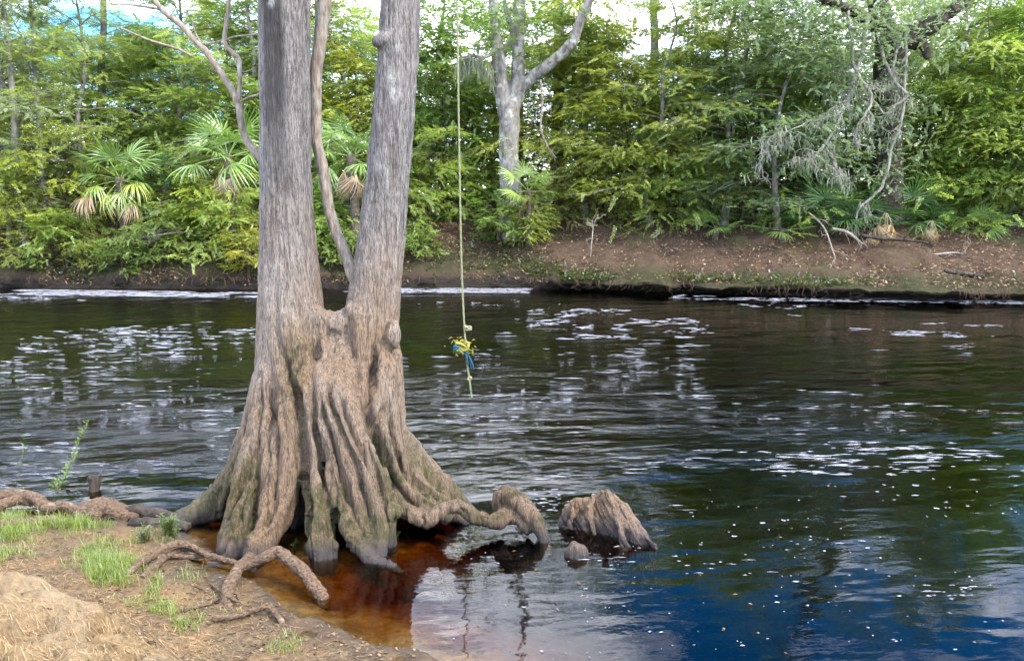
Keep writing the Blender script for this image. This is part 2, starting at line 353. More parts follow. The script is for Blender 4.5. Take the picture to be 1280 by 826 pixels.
# ------------------------------------------------------------------ near bank and river bed
shore = [(-40., 9.5), (-12., 8.4)] + [tuple(PZ(u, v)[:2]) for u, v in
         [(-260, 640), (0, 640), (60, 646), (130, 648), (205, 655), (225, 668), (232, 688), (246, 712), (300, 722), (338, 732), (345, 752), (372, 772), (420, 786), (480, 802), (530, 824)]] + \
        [(-.35, 4.75), (.2, 4.3), (3, 3.4), (9, 3.0), (60, 2.5), (60, -60), (-60, -60), (-60, 9.5)]
crest = [tuple(PZ(u, v, .5)[:2]) for u, v in [(-300, 690), (-60, 695), (20, 688), (90, 702), (145, 732), (198, 768), (255, 796), (310, 826), (400, 880)]] + [(.4, 3.2), (4, 2.6), (60, 2.0), (60, -60), (-60, -60), (-60, 6.2)]
def poly_sd(x, y, poly):
    """signed distance, positive inside"""
    P = np.asarray(poly); d = np.full(x.shape, 1e9); ins = np.zeros(x.shape, bool)
    for i in range(len(P)):
        a, b = P[i], P[(i+1) % len(P)]; e = b-a; L2 = max(e@e, 1e-12)
        t = np.clip(((x-a[0])*e[0]+(y-a[1])*e[1])/L2, 0, 1)
        d = np.minimum(d, np.hypot(x-a[0]-t*e[0], y-a[1]-t*e[1]))
        c = (a[1] > y) != (b[1] > y)
        with np.errstate(divide='ignore', invalid='ignore'):
            ins ^= c & (x < (b[0]-a[0])*(y-a[1])/(b[1]-a[1]+1e-15)+a[0])
    return np.where(ins, d, -d)
TREE = np.array([PZ(405, 640)[0], 7.15])
def ground_parts(x, y):
    x = np.asarray(x, float); y = np.asarray(y, float)
    p = np.stack([x, y, np.zeros_like(x)], -1)
    s = poly_sd(x, y, shore)+.05*fbm(p*3.1, 3, 5); c = poly_sd(x, y, crest)+.07*fbm(p*2.7, 3, 9)
    tb = np.hypot((x-TREE[0])*.85, (y-TREE[1])*1.1)
    land = .012+.085*np.clip(s, 0, 1.6)+.02*np.clip(s-1.6, 0, 6)
    d = np.clip(-s, 0, 50)
    deep = .02+.17*d+.10*d*d
    dt = np.clip(tb-.75, 0, 50); deep2 = .05+.30*dt+.45*dt*dt
    bedz = -np.minimum(np.minimum(deep, deep2), 2.3)
    z = np.where(s > 0, land, bedz)
    mound = sstep(-.22, .30, c)
    z = z+mound*.33+.13*np.clip(c, 0, 8)*sstep(0, .5, c)
    n = fbm(p*5.2, 4, 21)
    z = z+np.where(s > 0, .016, .02)*n
    ridg = np.abs(fbm(np.stack([x*2.2+y*1.2, y*6-x*2.5, 0*x], -1), 4, 33))
    hol = sstep(.18, .6, fbm(p*np.array([2.6, 3.4, 1]), 3, 45))
    z = z+mound*(.085*(.5-ridg)+.026*fbm(p*15, 4, 41)-.10*hol)+np.where(s > 0, .008, .004)*fbm(p*19, 3, 43)-.02*sstep(.3, .7, fbm(p*4.1, 2, 47))*(s > .1)
    return z, s, c, mound
def Hn(x, y): return ground_parts(x, y)[0]
def on_ground(u, v):
    q = PZ(u, v, .1)
    for k in range(8): q = PZ(u, v, Hn(q[..., 0], q[..., 1]))
    return q
def axis(a, b, step, lo, hi, g=1.16):
    core = np.arange(a, b, step); l = []; x = a; s = step
    while x > lo: s *= g; x -= s; l.append(x)
    h = []; x = core[-1]; s = step
    while x < hi: s *= g; x += s; h.append(x)
    return np.array(l[::-1]+list(core)+h)
gx = axis(-4.6, 1.2, .022, -60, 60); gy = axis(3.7, 8.2, .022, -50, 18)
X, Y = np.meshgrid(gx, gy); Z, Sd, Cd, Mo = ground_parts(X, Y)
def grid_quads(ny, nx):
    i = np.arange(ny-1)[:, None]*nx+np.arange(nx-1)[None]; return np.stack([i, i+1, i+nx+1, i+nx], -1).reshape(-1, 4)
me = np_mesh('ground', np.stack([X, Y, Z], -1).reshape(-1, 3), grid_quads(*X.shape), np.zeros((0, 3), int), M['ground'])
def vattr(me, name, val):
    a = me.attributes.new(name, 'FLOAT', 'POINT'); a.data.foreach_set('value', np.ascontiguousarray(val, np.float32).ravel())
vattr(me, 'mound', sstep(.15, .75, Mo)); vattr(me, 'wet', sstep(.38, -.02, Sd+.16*fbm(np.stack([X, Y, 0*X], -1)*6, 2, 3)))
vattr(me, 'bed', sstep(.01, -.03, Z)); vattr(me, 'pale', .5*sstep(.05, .5, fbm(np.stack([X, Y, 0*X], -1)*1.4, 4, 77))*np.exp(-(Cd/.7)**2))
tag(link('ground', me), 'sandy near bank sloping down into the amber shallows', None, None, 'structure')

# ------------------------------------------------------------------ far bank
bank_pts = np.array([(-200, 30), (-60, 28.6), (-30, 27.9), (-18, 27.4), (-9, 27.0), (-3.2, 27.3), (-.6, 28.1), (.8, 27.2), (3, 26.0), (7, 25.0), (11, 24.0), (15, 23.3), (22, 22.6), (40, 21.5), (200, 20)])
bx = np.concatenate([np.arange(-200, -26, 3.), np.arange(-26, 24, .13), np.arange(24, 200, 3.)])
by = np.interp(bx, bank_pts[:, 0], bank_pts[:, 1]); by = by+.25*fbm(np.stack([bx*.7, 0*bx, 0*bx], -1), 3, 51)
def bank_y(x): return np.interp(x, bx, by)
def ledge(x): return sstep(.2, 2.2, x)
prof_r = np.array([(-8, -2.4), (-2, -2.0), (-.2, -.9), (.75, -.25), (.85, .06), (.55, .16), (.08, .22), (-.02, .30), (.12, .37), (.7, .50), (1.6, .85), (2.8, 1.38), (4.2, 1.95), (5.2, 2.15), (8, 2.3), (16, 2.5), (40, 3.0), (120, 4), (400, 6)])
prof_l = np.array([(-8, -2.4), (-3, -2.0), (-.8, -.9), (-.1, -.22), (.06, .03), (.15, .16), (.3, .34), (.5, .52), (.8, .70), (1.2, .95), (1.8, 1.3), (2.6, 1.7), (3.6, 2.05), (5, 2.25), (8, 2.35), (16, 2.5), (40, 3.0), (120, 4), (400, 6)])
def resamp(P, n):
    w = np.array([6, 4, 5, 5, 3, 4, 3, 3, 5, 8, 10, 10, 8, 8, 10, 6, 5, 5])
    t = np.concatenate([[i+k/wi for k in range(wi)] for i, wi in enumerate(w)]+[[len(P)-1]])
    return np.stack([np.interp(t, np.arange(len(P)), P[:, 0]), np.interp(t, np.arange(len(P)), P[:, 1])], -1), t
pr, tt = resamp(prof_r, 0); pl, _ = resamp(prof_l, 0)
lg = ledge(bx)[:, None]
PO = pl[None, :, 0]*(1-lg)+pr[None, :, 0]*lg; PZz = pl[None, :, 1]*(1-lg)+pr[None, :, 1]*lg
FX = np.repeat(bx[:, None], len(tt), 1); FY = by[:, None]+PO
q3 = np.stack([FX, FY, PZz*2], -1)
amp = np.interp(tt, [0, 3, 5, 8, 10, 18], [.1, .08, .09, .10, .16, .2])[None]
FZ = PZz+amp*(fbm(q3*.9, 4, 61)*.8+.35*fbm(q3*4.1, 3, 67)); FY2 = FY+.10*fbm(q3*2.3, 3, 71)+np.interp(tt, [4, 6, 8, 10, 12], [0, .3, .45, .25, 0])[None]*fbm(q3*np.array([.9, .3, .3]), 4, 73)
ny, nx = FX.shape
me = np_mesh('riverbank', np.stack([FX, FY2, FZ], -1).reshape(-1, 3), grid_quads(ny, nx)[:, ::-1], np.zeros((0, 3), int), M['farground'])
vattr(me, 'edge', np.repeat(np.interp(tt, [6, 7.5, 9, 9.8], [0, 1, 1, 0])[None], ny, 0))
vattr(me, 'undercut_shade', np.repeat(np.interp(tt, [5.5, 7], [1, 0])[None], ny, 0))  # painted shade under the lip; same dark colour continues down the river bed
tag(link('riverbank', me), 'brown leaf-littered bank across the river', None, None, 'structure')
def Hf(x, y):
    o = np.asarray(y)-bank_y(x); l = ledge(np.asarray(x))
    return np.interp(o, prof_l[4:, 0], prof_l[4:, 1])*(1-l)+np.interp(o, prof_r[8:, 0], prof_r[8:, 1])*l

# ------------------------------------------------------------------ water (a closed body, surface at z = 0)
b = MB(); x0, x1, y0, y1, zb = -150., 150., 1.0, 29.9, -3.2
v = np.array([(x0, y0, 0), (x1, y0, 0), (x1, y1, 0), (x0, y1, 0), (x0, y0, zb), (x1, y0, zb), (x1, y1, zb), (x0, y1, zb)])
b.add(v, [(0, 1, 2, 3), (7, 6, 5, 4), (0, 4, 5, 1), (1, 5, 6, 2), (2, 6, 7, 3), (3, 7, 4, 0)])
tag(b.build('water', M['water'], smooth=False), 'dark tea-coloured river with ripples and sky reflections', None, None, 'structure')

# ------------------------------------------------------------------ twin-trunked cypress
def voxel_union(mb, size):
    o = mb.build('union', None); md = o.modifiers.new('r', 'REMESH'); md.mode = 'VOXEL'; md.voxel_size = size
    dg = bpy.context.evaluated_depsgraph_get(); me = bpy.data.meshes.new_from_object(o.evaluated_get(dg))
    v = np.zeros(len(me.vertices)*3, np.float32); me.vertices.foreach_get('co', v); v = v.reshape(-1, 3).astype(float)
    n = len(me.polygons); li = np.zeros(len(me.loops), np.int32); me.loops.foreach_get('vertex_index', li)
    ls = np.zeros(n, np.int32); me.polygons.foreach_get('loop_start', ls); lt = np.zeros(n, np.int32); me.polygons.foreach_get('loop_total', lt)
    q = li[(ls[lt == 4][:, None]+np.arange(4))]; t = li[(ls[lt == 3][:, None]+np.arange(3))] if (lt == 3).any() else np.zeros((0, 3), int)
    d = o.data; bpy.data.objects.remove(o); bpy.data.meshes.remove(d); bpy.data.meshes.remove(me)
    return v, q, t
def edges_of(q, t):
    e = np.concatenate([q[:, [0, 1]], q[:, [1, 2]], q[:, [2, 3]], q[:, [3, 0]]]+([t[:, [0, 1]], t[:, [1, 2]], t[:, [2, 0]]] if len(t) else []))
    e.sort(1); return np.unique(e, axis=0)
def lap(v, e, it, wgt):
    n = len(v); deg = np.bincount(e.ravel(), minlength=n)[:, None]
    for k in range(it):
        s = np.stack([np.bincount(e[:, 0], v[e[:, 1], c], n)+np.bincount(e[:, 1], v[e[:, 0], c], n) for c in range(v.shape[1])], -1)
        v = v+wgt*(s/np.maximum(deg, 1)-v)
    return v
def vnormals(v, q, t):
    n = np.zeros_like(v)
    for F in (q, t):
        if not len(F): continue
        fn = np.cross(v[F[:, 2]]-v[F[:, 0]], v[F[:, -1]]-v[F[:, 1]])
        for c in range(3):
            for k in range(F.shape[1]): n[:, c] += np.bincount(F[:, k], fn[:, c], len(v))
    return unit(n)

YC = 7.25
def pxm(Y): return FPX/Y*1.0
def col_px(b, pts, n=40, sides=16):
    """a limb through photo points (u, v, depth, radius in m)"""
    W = [np.append(PY(u, v, Y), r) for u, v, Y, r in pts]; S = spline(W, n)
    b.add(*tube(S[:, :3], np.maximum(S[:, 3], .004), sides))
b = MB()
col_px(b, [(357, -620, YC+.1, .16), (358, -300, YC+.05, .19), (357, -60, YC, .222), (356, 100, YC, .22), (357, 250, YC, .235), (361, 340, YC, .27), (366, 430, YC, .325), (366, 500, YC+.03, .355), (366, 560, YC+.06, .37), (366, 620, YC+.1, .37), (368, 720, YC+.1, .36)], 70, 28)
col_px(b, [(560, -640, YC+.3, .13), (532, -300, YC+.2, .155), (505, -40, YC+.05, .172), (497, 80, YC, .175), (489, 180, YC, .183), (480, 270, YC, .20), (472, 340, YC, .225), (462, 420, YC, .265), (459, 500, YC+.03, .295), (448, 600, YC+.08, .29), (442, 700, YC+.1, .31)], 70, 28)
col_px(b, [(419, 408, YC, .09), (418, 425, YC, .19), (417, 450, YC, .25), (415, 475, YC+.02, .29), (412, 520, YC+.05, .32), (408, 620, YC+.1, .36), (405, 730, YC+.1, .40)], 30, 28)
for dy in (-.09, .0, .09):
    col_px(b, [(380, 385, YC+dy, .10), (398, 399, YC+dy, .105), (418, 404, YC+dy, .11), (440, 398, YC+dy, .105), (458, 378, YC+dy, .10)], 24, 14)
# buttress columns as the photograph shows them, left to right
col_px(b, [(352, 394, YC-0.010, 0.059), (340, 470, YC-.16, .17), (322, 540, YC-.12, .18), (303, 590, YC-.08, .17), (277, 622, YC-.05, .15), (250, 640, YC-.05, .13), (222, 655, YC-.08, .10), (195, 668, YC-.1, .06)])
col_px(b, [(345, 464, YC-0.100, 0.054), (327, 540, YC-.36, .14), (312, 600, YC-.50, .145), (300, 650, YC-.66, .135), (290, 690, YC-.78, .12), (283, 712, YC-.84, .10)])
col_px(b, [(350, 474, YC-0.130, 0.045), (340, 560, YC-.42, .11), (331, 620, YC-.5, .11), (325, 690, YC-.55, .10)])
col_px(b, [(370, 424, YC-0.110, 0.045), (366, 500, YC-.36, .135), (359, 570, YC-.46, .15), (350, 625, YC-.58, .155), (332, 668, YC-.76, .14), (317, 694, YC-.88, .115), (308, 712, YC-.95, .08)])
col_px(b, [(386, 424, YC-0.130, 0.045), (386, 500, YC-.42, .10), (388, 580, YC-.53, .11), (398, 640, YC-.68, .135), (404, 690, YC-.82, .125), (405, 716, YC-.86, .115)])
col_px(b, [(402, 414, YC-0.150, 0.041), (408, 500, YC-.46, .10), (419, 570, YC-.55, .105), (428, 625, YC-.66, .10), (441, 670, YC-.80, .085), (463, 697, YC-.92, .06), (490, 708, YC-1.0, .04), (505, 716, YC-1.05, .03)])
col_px(b, [(420, 419, YC-0.130, 0.041), (430, 500, YC-.44, .115), (445, 570, YC-.55, .12), (460, 625, YC-.66, .125), (470, 682, YC-.78, .115), (472, 710, YC-.82, .10)])
col_px(b, [(436, 414, YC-0.090, 0.036), (447, 500, YC-.38, .09), (462, 560, YC-.46, .09), (478, 610, YC-.55, .085), (487, 645, YC-.60, .075), (490, 690, YC-.62, .07)])
col_px(b, [(452, 414, YC-0.050, 0.041), (462, 500, YC-.34, .10), (474, 560, YC-.38, .10), (498, 612, YC-.36, .095), (525, 640, YC-.36, .085), (545, 648, YC-.34, .08)])
col_px(b, [(488, 394, YC+0.050, 0.041), (490, 470, YC-.16, .105), (492, 540, YC-.18, .115), (508, 590, YC-.18, .115), (533, 620, YC-.15, .10), (560, 637, YC-.12, .09), (585, 655, YC-.1, .06)])
col_px(b, [(478, 394, YC-0.030, 0.041), (482, 470, YC-.24, .10), (486, 545, YC-.28, .10), (506, 605, YC-.28, .09), (540, 632, YC-.25, .08), (560, 650, YC-.2, .06)])
# buttresses round the back
for k, (du, dv) in enumerate([(-95, .25), (-50, .55), (0, .75), (55, .7), (110, .45), (140, .1)]):
    col_px(b, [(405+du*.35, 430, YC+dv*.4, .14), (405+du*.6, 540, YC+dv*.6, .18), (405+du, 610, YC+dv, .17), (405+du*1.35, 660, YC+dv*1.35, .12)])
# burls and the old limb scar
def blob(b, c, r, sx=(1, 1, 1), n=12):
    th = np.linspace(0, np.pi, n); P = np.stack([0*th, 0*th, np.cos(th)], -1)*r
    v, q, t = tube(np.stack([0*th, 0*th, -np.cos(th)*r], -1), np.maximum(np.sin(th)*r, 1e-3), 16)
    b.add(v*np.array(sx)+np.asarray(c), q, t)
blob(b, PY(491, 418, YC-.22), .085, (.75, 1, 1.8)); blob(b, PY(440, 388, YC-.16), .07, (.8, 1, 1.2)); blob(b, PY(493, 640, YC-.62), .08)
blob(b, PY(480, 52, YC-.10), .11, (1, 1, .6)); blob(b, PY(492, 470, YC-.25), .07, (.7, 1, 2.4))
# the long root that leaves to the right and its knee
ROOT = [(478, 612, YC-.40, .085), (497, 632, YC-.46, .082), (527, 650, YC-.50, .075), (550, 641, YC-.48, .078), (572, 633, YC-.46, .085), (598, 648, YC-.46, .085), (625, 652, YC-.42, .075), (640, 640, YC-.36, .08)]
col_px(b, [(a_, b_, c_, d_*.84) for a_, b_, c_, d_ in ROOT], 40, 14); col_px(b, [(615, 650, YC-.4, .05), (632, 642, YC-.38, .07), (650, 650, YC-.42, .065), (664, 664, YC-.48, .05)], 16, 12)
col_px(b, [(622, 640, YC-.24, .06), (624, 626, YC-.27, .072), (634, 619, YC-.31, .08), (652, 630, YC-.40, .08), (667, 648, YC-.48, .075), (679, 672, YC-.53, .065), (686, 700, YC-.58, .07)], 30, 14)
v, q, t = voxel_union(b, .0125)
e = edges_of(q, t)
v = lap(v, e, 3, .5); hi = sstep(1.55, 2.2, v[:, 2:3]); v = v*(1-hi)+lap(v, e, 16, .5)*hi
nv = vnormals(v, q, t)
# grooves between the buttress columns, carved where the photograph shows them: points (u, v), half width px, depth m
GR = [([(335, 440), (318, 500), (300, 540), (270, 600), (255, 660)], 9, .05), ([(345, 320), (341, 400), (337, 470), (333, 560), (318, 690)], 6, .045), ([(368, 330), (380, 400), (385, 460), (372, 590), (350, 660)], 6, .05),
      ([(398, 230), (412, 280), (430, 330), (437, 390), (441, 470), (436, 560), (405, 660)], 8, .09), ([(440, 420), (446, 520), (440, 620)], 11, .07), ([(468, 300), (474, 380), (482, 450), (492, 540), (505, 610)], 5, .045),
      ([(484, 330), (500, 390), (520, 450), (545, 540), (560, 600)], 5.5, .045), ([(500, 270), (512, 340), (535, 410), (572, 500), (596, 590), (606, 680)], 6.5, .06), ([(520, 290), (538, 360), (566, 430), (604, 500), (638, 600), (640, 690)], 6, .055),
      ([(620, 170), (617, 250), (606, 330), (600, 370), (618, 430), (645, 510), (668, 600)], 7.5, .08), ([(655, 330), (630, 390), (628, 430), (652, 520), (700, 580), (750, 605)], 6, .055), ([(662, 340), (660, 430), (688, 510), (738, 560), (800, 592)], 6, .045),
      ([(372, 30), (378, 120), (384, 200), (402, 250)], 7, .018), ([(545, 130), (560, 200), (572, 270), (585, 330), (590, 400)], 7, .02), ([(450, 130), (470, 210), (500, 280)], 9, .02), ([(455, 560), (450, 640), (430, 720)], 9, .06), ([(520, 600), (525, 650), (545, 700)], 8, .06), ([(590, 430), (625, 520), (650, 600)], 4, .025), ([(330, 520), (300, 600), (285, 660)], 5, .03), ([(505, 400), (530, 480), (545, 560)], 4, .025)]
def project(v):
    x, y, z = v[:, 0], v[:, 1], v[:, 2]-CAM_H; fw = y*CP-z*SP; up = y*SP+z*CP
    return 640+FPX*x/fw, 413-FPX*up/fw
def carve(v, nv, G, sc):
    pu, pv = project(v); face = sstep(.0, -.35, nv[:, 1]+.25*nv[:, 2]*0); dp = np.zeros(len(v))
    for pts, w_, dep in G:
        P = spline(np.array([(150+a*.5143, 325+b_*.5143) for a, b_ in pts]), 60); dmin = np.full(len(v), 1e9); tm = np.zeros(len(v))
        near = (pu > P[:, 0].min()-30) & (pu < P[:, 0].max()+30) & (pv > P[:, 1].min()-30) & (pv < P[:, 1].max()+30); idx = np.where(near)[0]
        d2 = (pu[idx][:, None]-P[None, :, 0])**2+(pv[idx][:, None]-P[None, :, 1])**2; k = d2.argmin(1); dd = np.sqrt(d2.min(1)); tt_ = k/59.
        prof = 1.35*np.exp(-(dd/(w_*.5143*1.05))**2)-.38*np.exp(-((dd-w_*.5143*2.6)/(w_*.5143*1.2))**2)
        dp[idx] = np.minimum(dp[idx], 0)*0+dp[idx]+dep*prof*sstep(0, .22, tt_)*sstep(1.02, .85, tt_)*face[idx]
    return v+nv*(-dp[:, None])*sc
v = carve(v, nv, GR, 1.0); v = lap(v, e, 1, .5); nv = vnormals(v, q, t)
low = sstep(2.6, 1.4, v[:, 2])
ang = v*np.array([1, 1, .12])
d = .012*fbm(ang*9, 3, 81)+low*.016*fbm(v*np.array([6, 6, 1.1]), 3, 83)-low*.020*sstep(.22, .0, np.abs(fbm(v*np.array([7.5, 5.5, .55])+3.3, 2, 183)))+.006*fbm(v*np.array([38, 38, 3.5]), 2, 85)+.004*fbm(v*np.array([20, 20, 12.]), 2, 86)
v = v+nv*d[:, None]
cav = np.einsum('ij,ij->i', lap(v, e, 10, .5)-v, nv)                   # positive in hollows
tree = thing('cypress_tree', 'twin-trunked cypress with fluted mossy base standing in the shallows', 'tree', (TREE[0], TREE[1], 0))
off = np.array([TREE[0], TREE[1], 0.])
me = np_mesh('trunk', v-off, q, t, M['cypress'])
pn = fbm(v*np.array([3, 3, 1.2]), 3, 91)
leftw = sstep(-1.4, -2.2, v[:, 0])
moss = sstep(.004, .016, cav)*sstep(1.9, .7, v[:, 2])*.8+sstep(.1, .6, pn+.55*sstep(1.0, .25, v[:, 2])+.75*leftw*sstep(1.1, .5, v[:, 2])-.16)*sstep(1.25, .5, v[:, 2])*.9
pt = PY(370, 455, YC-.3); pm = np.exp(-(((v[:, 0]-pt[0])/.10)**2+((v[:, 2]-pt[2])/.25)**2)); moss = np.clip(np.maximum(moss, pm*1.1*(v[:, 1] < YC)), 0, 1)
vattr(me, 'moss', moss)
pt = PY(384, 468, YC-.3); vattr(me, 'rust', .8*np.exp(-(((v[:, 0]-pt[0])/.035)**2+((v[:, 2]-pt[2])/.10)**2)))
pt = PY(350, 60, YC); dk = np.exp(-((v[:, 0]-pt[0])/.10)**4)*sstep(2.6, 4.2, v[:, 2]+.5*pn)*(v[:, 1] < YC+.05)
vattr(me, 'dark', np.clip(dk*1.2, 0, 1))
lk = 0
for u_, v_, r_ in [(490, 98, .035), (493, 118, .04), (517, 140, .03), (341, 4, .03), (498, 60, .02), (350, 330, .02)]:
    pt = PY(u_, v_, YC-.15); lk = np.maximum(lk, np.exp(-(((v[:, 0]-pt[0])/r_)**2+((v[:, 2]-pt[2])/r_/1.3)**2)))
vattr(me, 'lichen', np.clip(lk*1.5, 0, 1)*(v[:, 1] < YC))
link('trunk', me, tree)

def tree_tube(parent, name, m, pts, n=30, sides=10, wob=.0, seed=0, label=None):
    """a limb through photo points (u, v, depth, radius), a part of parent"""
    W = np.array([np.append(PY(u, v, Y), r) for u, v, Y, r in pts]); S = spline(W, n)
    if wob: S[:, :3] += wob*np.stack([fbm(S[:, :3]*4+k*9.1, 2, seed+k) for k in range(3)], -1)
    bb = MB(); bb.add(*tube(S[:, :3]-np.array(parent.location), np.maximum(S[:, 3], .002), sides))
    return bb, S
# stem that grows up behind the crotch, and the pale branches to the left of the trunk
bb, S = tree_tube(tree, 'branch', M['paletwig'], [(446, 352, YC-.02, .05), (437, 335, YC+.06, .052), (424, 300, YC+.12, .05), (412, 262, YC+.15, .05), (405, 215, YC+.18, .05), (395, 170, YC+.2, .05), (393, 100, YC+.2, .055), (399, 50, YC+.2, .06), (408, -20, YC+.2, .065), (420, -200, YC+.2, .05)], 50, 10, .012, 3)
o = bb.build('branch', M['paletwig'], tree); o['label'] = 'thin sinuous pale stem behind the fork'
bb = MB()
def twig(bb, pts, parent, n=24, sides=6, wob=.01, seed=0):
    x, S = tree_tube(parent, '', None, pts, n, sides, wob, seed); bb.add(x.v[0], x.q[0], x.t[0]); return S
twig(bb, [(332, 202, YC+.1, .04), (318, 190, YC+.12, .038), (306, 168, YC+.14, .034), (297, 130, YC+.16, .033), (280, 97, YC+.2, .03), (255, 62, YC+.2, .028), (225, 32, YC+.2, .026), (205, 14, YC+.2, .024), (182, -14, YC+.2, .02)], tree, 50, 8, .015, 5)
twig(bb, [(298, 128, YC+.15, .022), (299, 78, YC+.2, .02), (290, 66, YC+.2, .02), (281, 52, YC+.2, .02), (285, 20, YC+.2, .018), (290, -20, YC+.2, .016)], tree, 30, 7, .01, 7)
for pts in [[(240, 70, YC+.2, .013), (200, 55, YC+.2, .011), (160, 38, YC+.2, .008), (140, 32, YC+.2, .004)], [(205, 14, YC+.2, .012), (170, 8, YC+.2, .009), (140, 4, YC+.2, .004)],
            [(281, 52, YC+.2, .01), (300, 46, YC+.2, .009), (325, 42, YC+.1, .007)], [(297, 128, YC+.16, .01), (312, 122, YC+.1, .01), (326, 117, YC, .009)],
            [(250, 53, YC+.2, .011), (262, 54, YC+.2, .009), (290, 48, YC+.2, .004)], [(255, 62, YC+.2, .01), (245, 40, YC+.2, .007), (240, 22, YC+.2, .003)], [(290, 66, YC+.2, .008), (302, 90, YC+.2, .006), (325, 82, YC+.2, .004)]]:
    twig(bb, pts, tree, 14, 5, .012, int(pts[0][0]))
o = bb.build('branch', M['paletwig'], tree); o['label'] = 'bare pale branch spreading left from the left trunk'
# limb over the river that carries the rope (above the frame)
RY = 8.7
rt = PY(569.5, -400, RY)
bb = MB(); A = PY(505, -60, YC+.1); A2 = PY(530, -300, YC+.2)
S = spline([np.append(A2, .10), np.append(A2*.6+rt*.4+np.array([0, 0, .12]), .085), np.append(rt+np.array([0, 0, .05]), .07), np.append(rt+np.array([.9, 1.0, .5]), .03)], 24)
bb.add(*tube(S[:, :3]-off, S[:, 3], 10)); o = bb.build('branch', M['cypress'], tree); o['label'] = 'limb reaching over the river that carries the rope'

# ------------------------------------------------------------------ foliage: sprays of small leaves set along limbs
def spray_template(n, L, lw, ll, ang, seed, broad=False):
    """a flat twig with leaflets on both sides: (verts (n,4,3))"""
    r = np.random.default_rng(seed); V = []
    for i in range(n):
        s = -1 if i % 2 else 1; t = .12+.88*(i//2*2+1)/n
        p = np.array([0, t*L, -.16*L*t*t]); a = R(ang)*(1-.45*t)+r.normal(0, .2); 
        d = np.array([s*math.sin(a), math.cos(a), -.12+r.normal(0, .22)]); d /= np.linalg.norm(d)
        side = np.cross(d, [r.normal(0, .5 if broad else .3), 0, 1]); side /= np.linalg.norm(side)
        l = ll*(1-.35*t)*r.uniform(.8, 1.2); w = lw*r.uniform(.8, 1.2)
        V.append([p, p+d*l*.45+side*w/2, p+d*l, p+d*l*.45-side*w/2])
    return np.array(V)
TEMPL = dict(feather=[spray_template(28, .60, .031, .125, 60, k) for k in range(4)], broad=[spray_template(22, .42, .050, .092, 55, 10+k, True) for k in range(4)], coarse=[spray_template(10, .45, .075, .14, 55, 20+k, True) for k in range(4)])
def place_sprays(mb, tmpl, pos, heading, scale, tint, rng, tilt=.35):
    """pos (N,3), heading (N,3) along the twig; leaves lie roughly level"""
    N = len(pos); yv = unit(heading); up = unit(np.array([0, 0, 1.])+rng.normal(0, tilt, (N, 3)))
    xv = unit(np.cross(yv, up)); zv = np.cross(xv, yv)
    which = rng.integers(0, len(tmpl), N)
    for k, T in enumerate(tmpl):
        s = which == k
        if not s.any(): continue
        A = np.stack([xv[s], yv[s], zv[s]], -1)*scale[s][:, None, None]
        V = np.einsum('nij,lvj->nlvi', A, T)+pos[s][:, None, None]
        n = V.shape[0]*V.shape[1]; ti = np.clip(np.repeat(tint[s], V.shape[1])+rng.normal(0, .10, n), 0, 1)
        mb.add(V.reshape(-1, 3), np.arange(n*4).reshape(-1, 4), tint=ti)

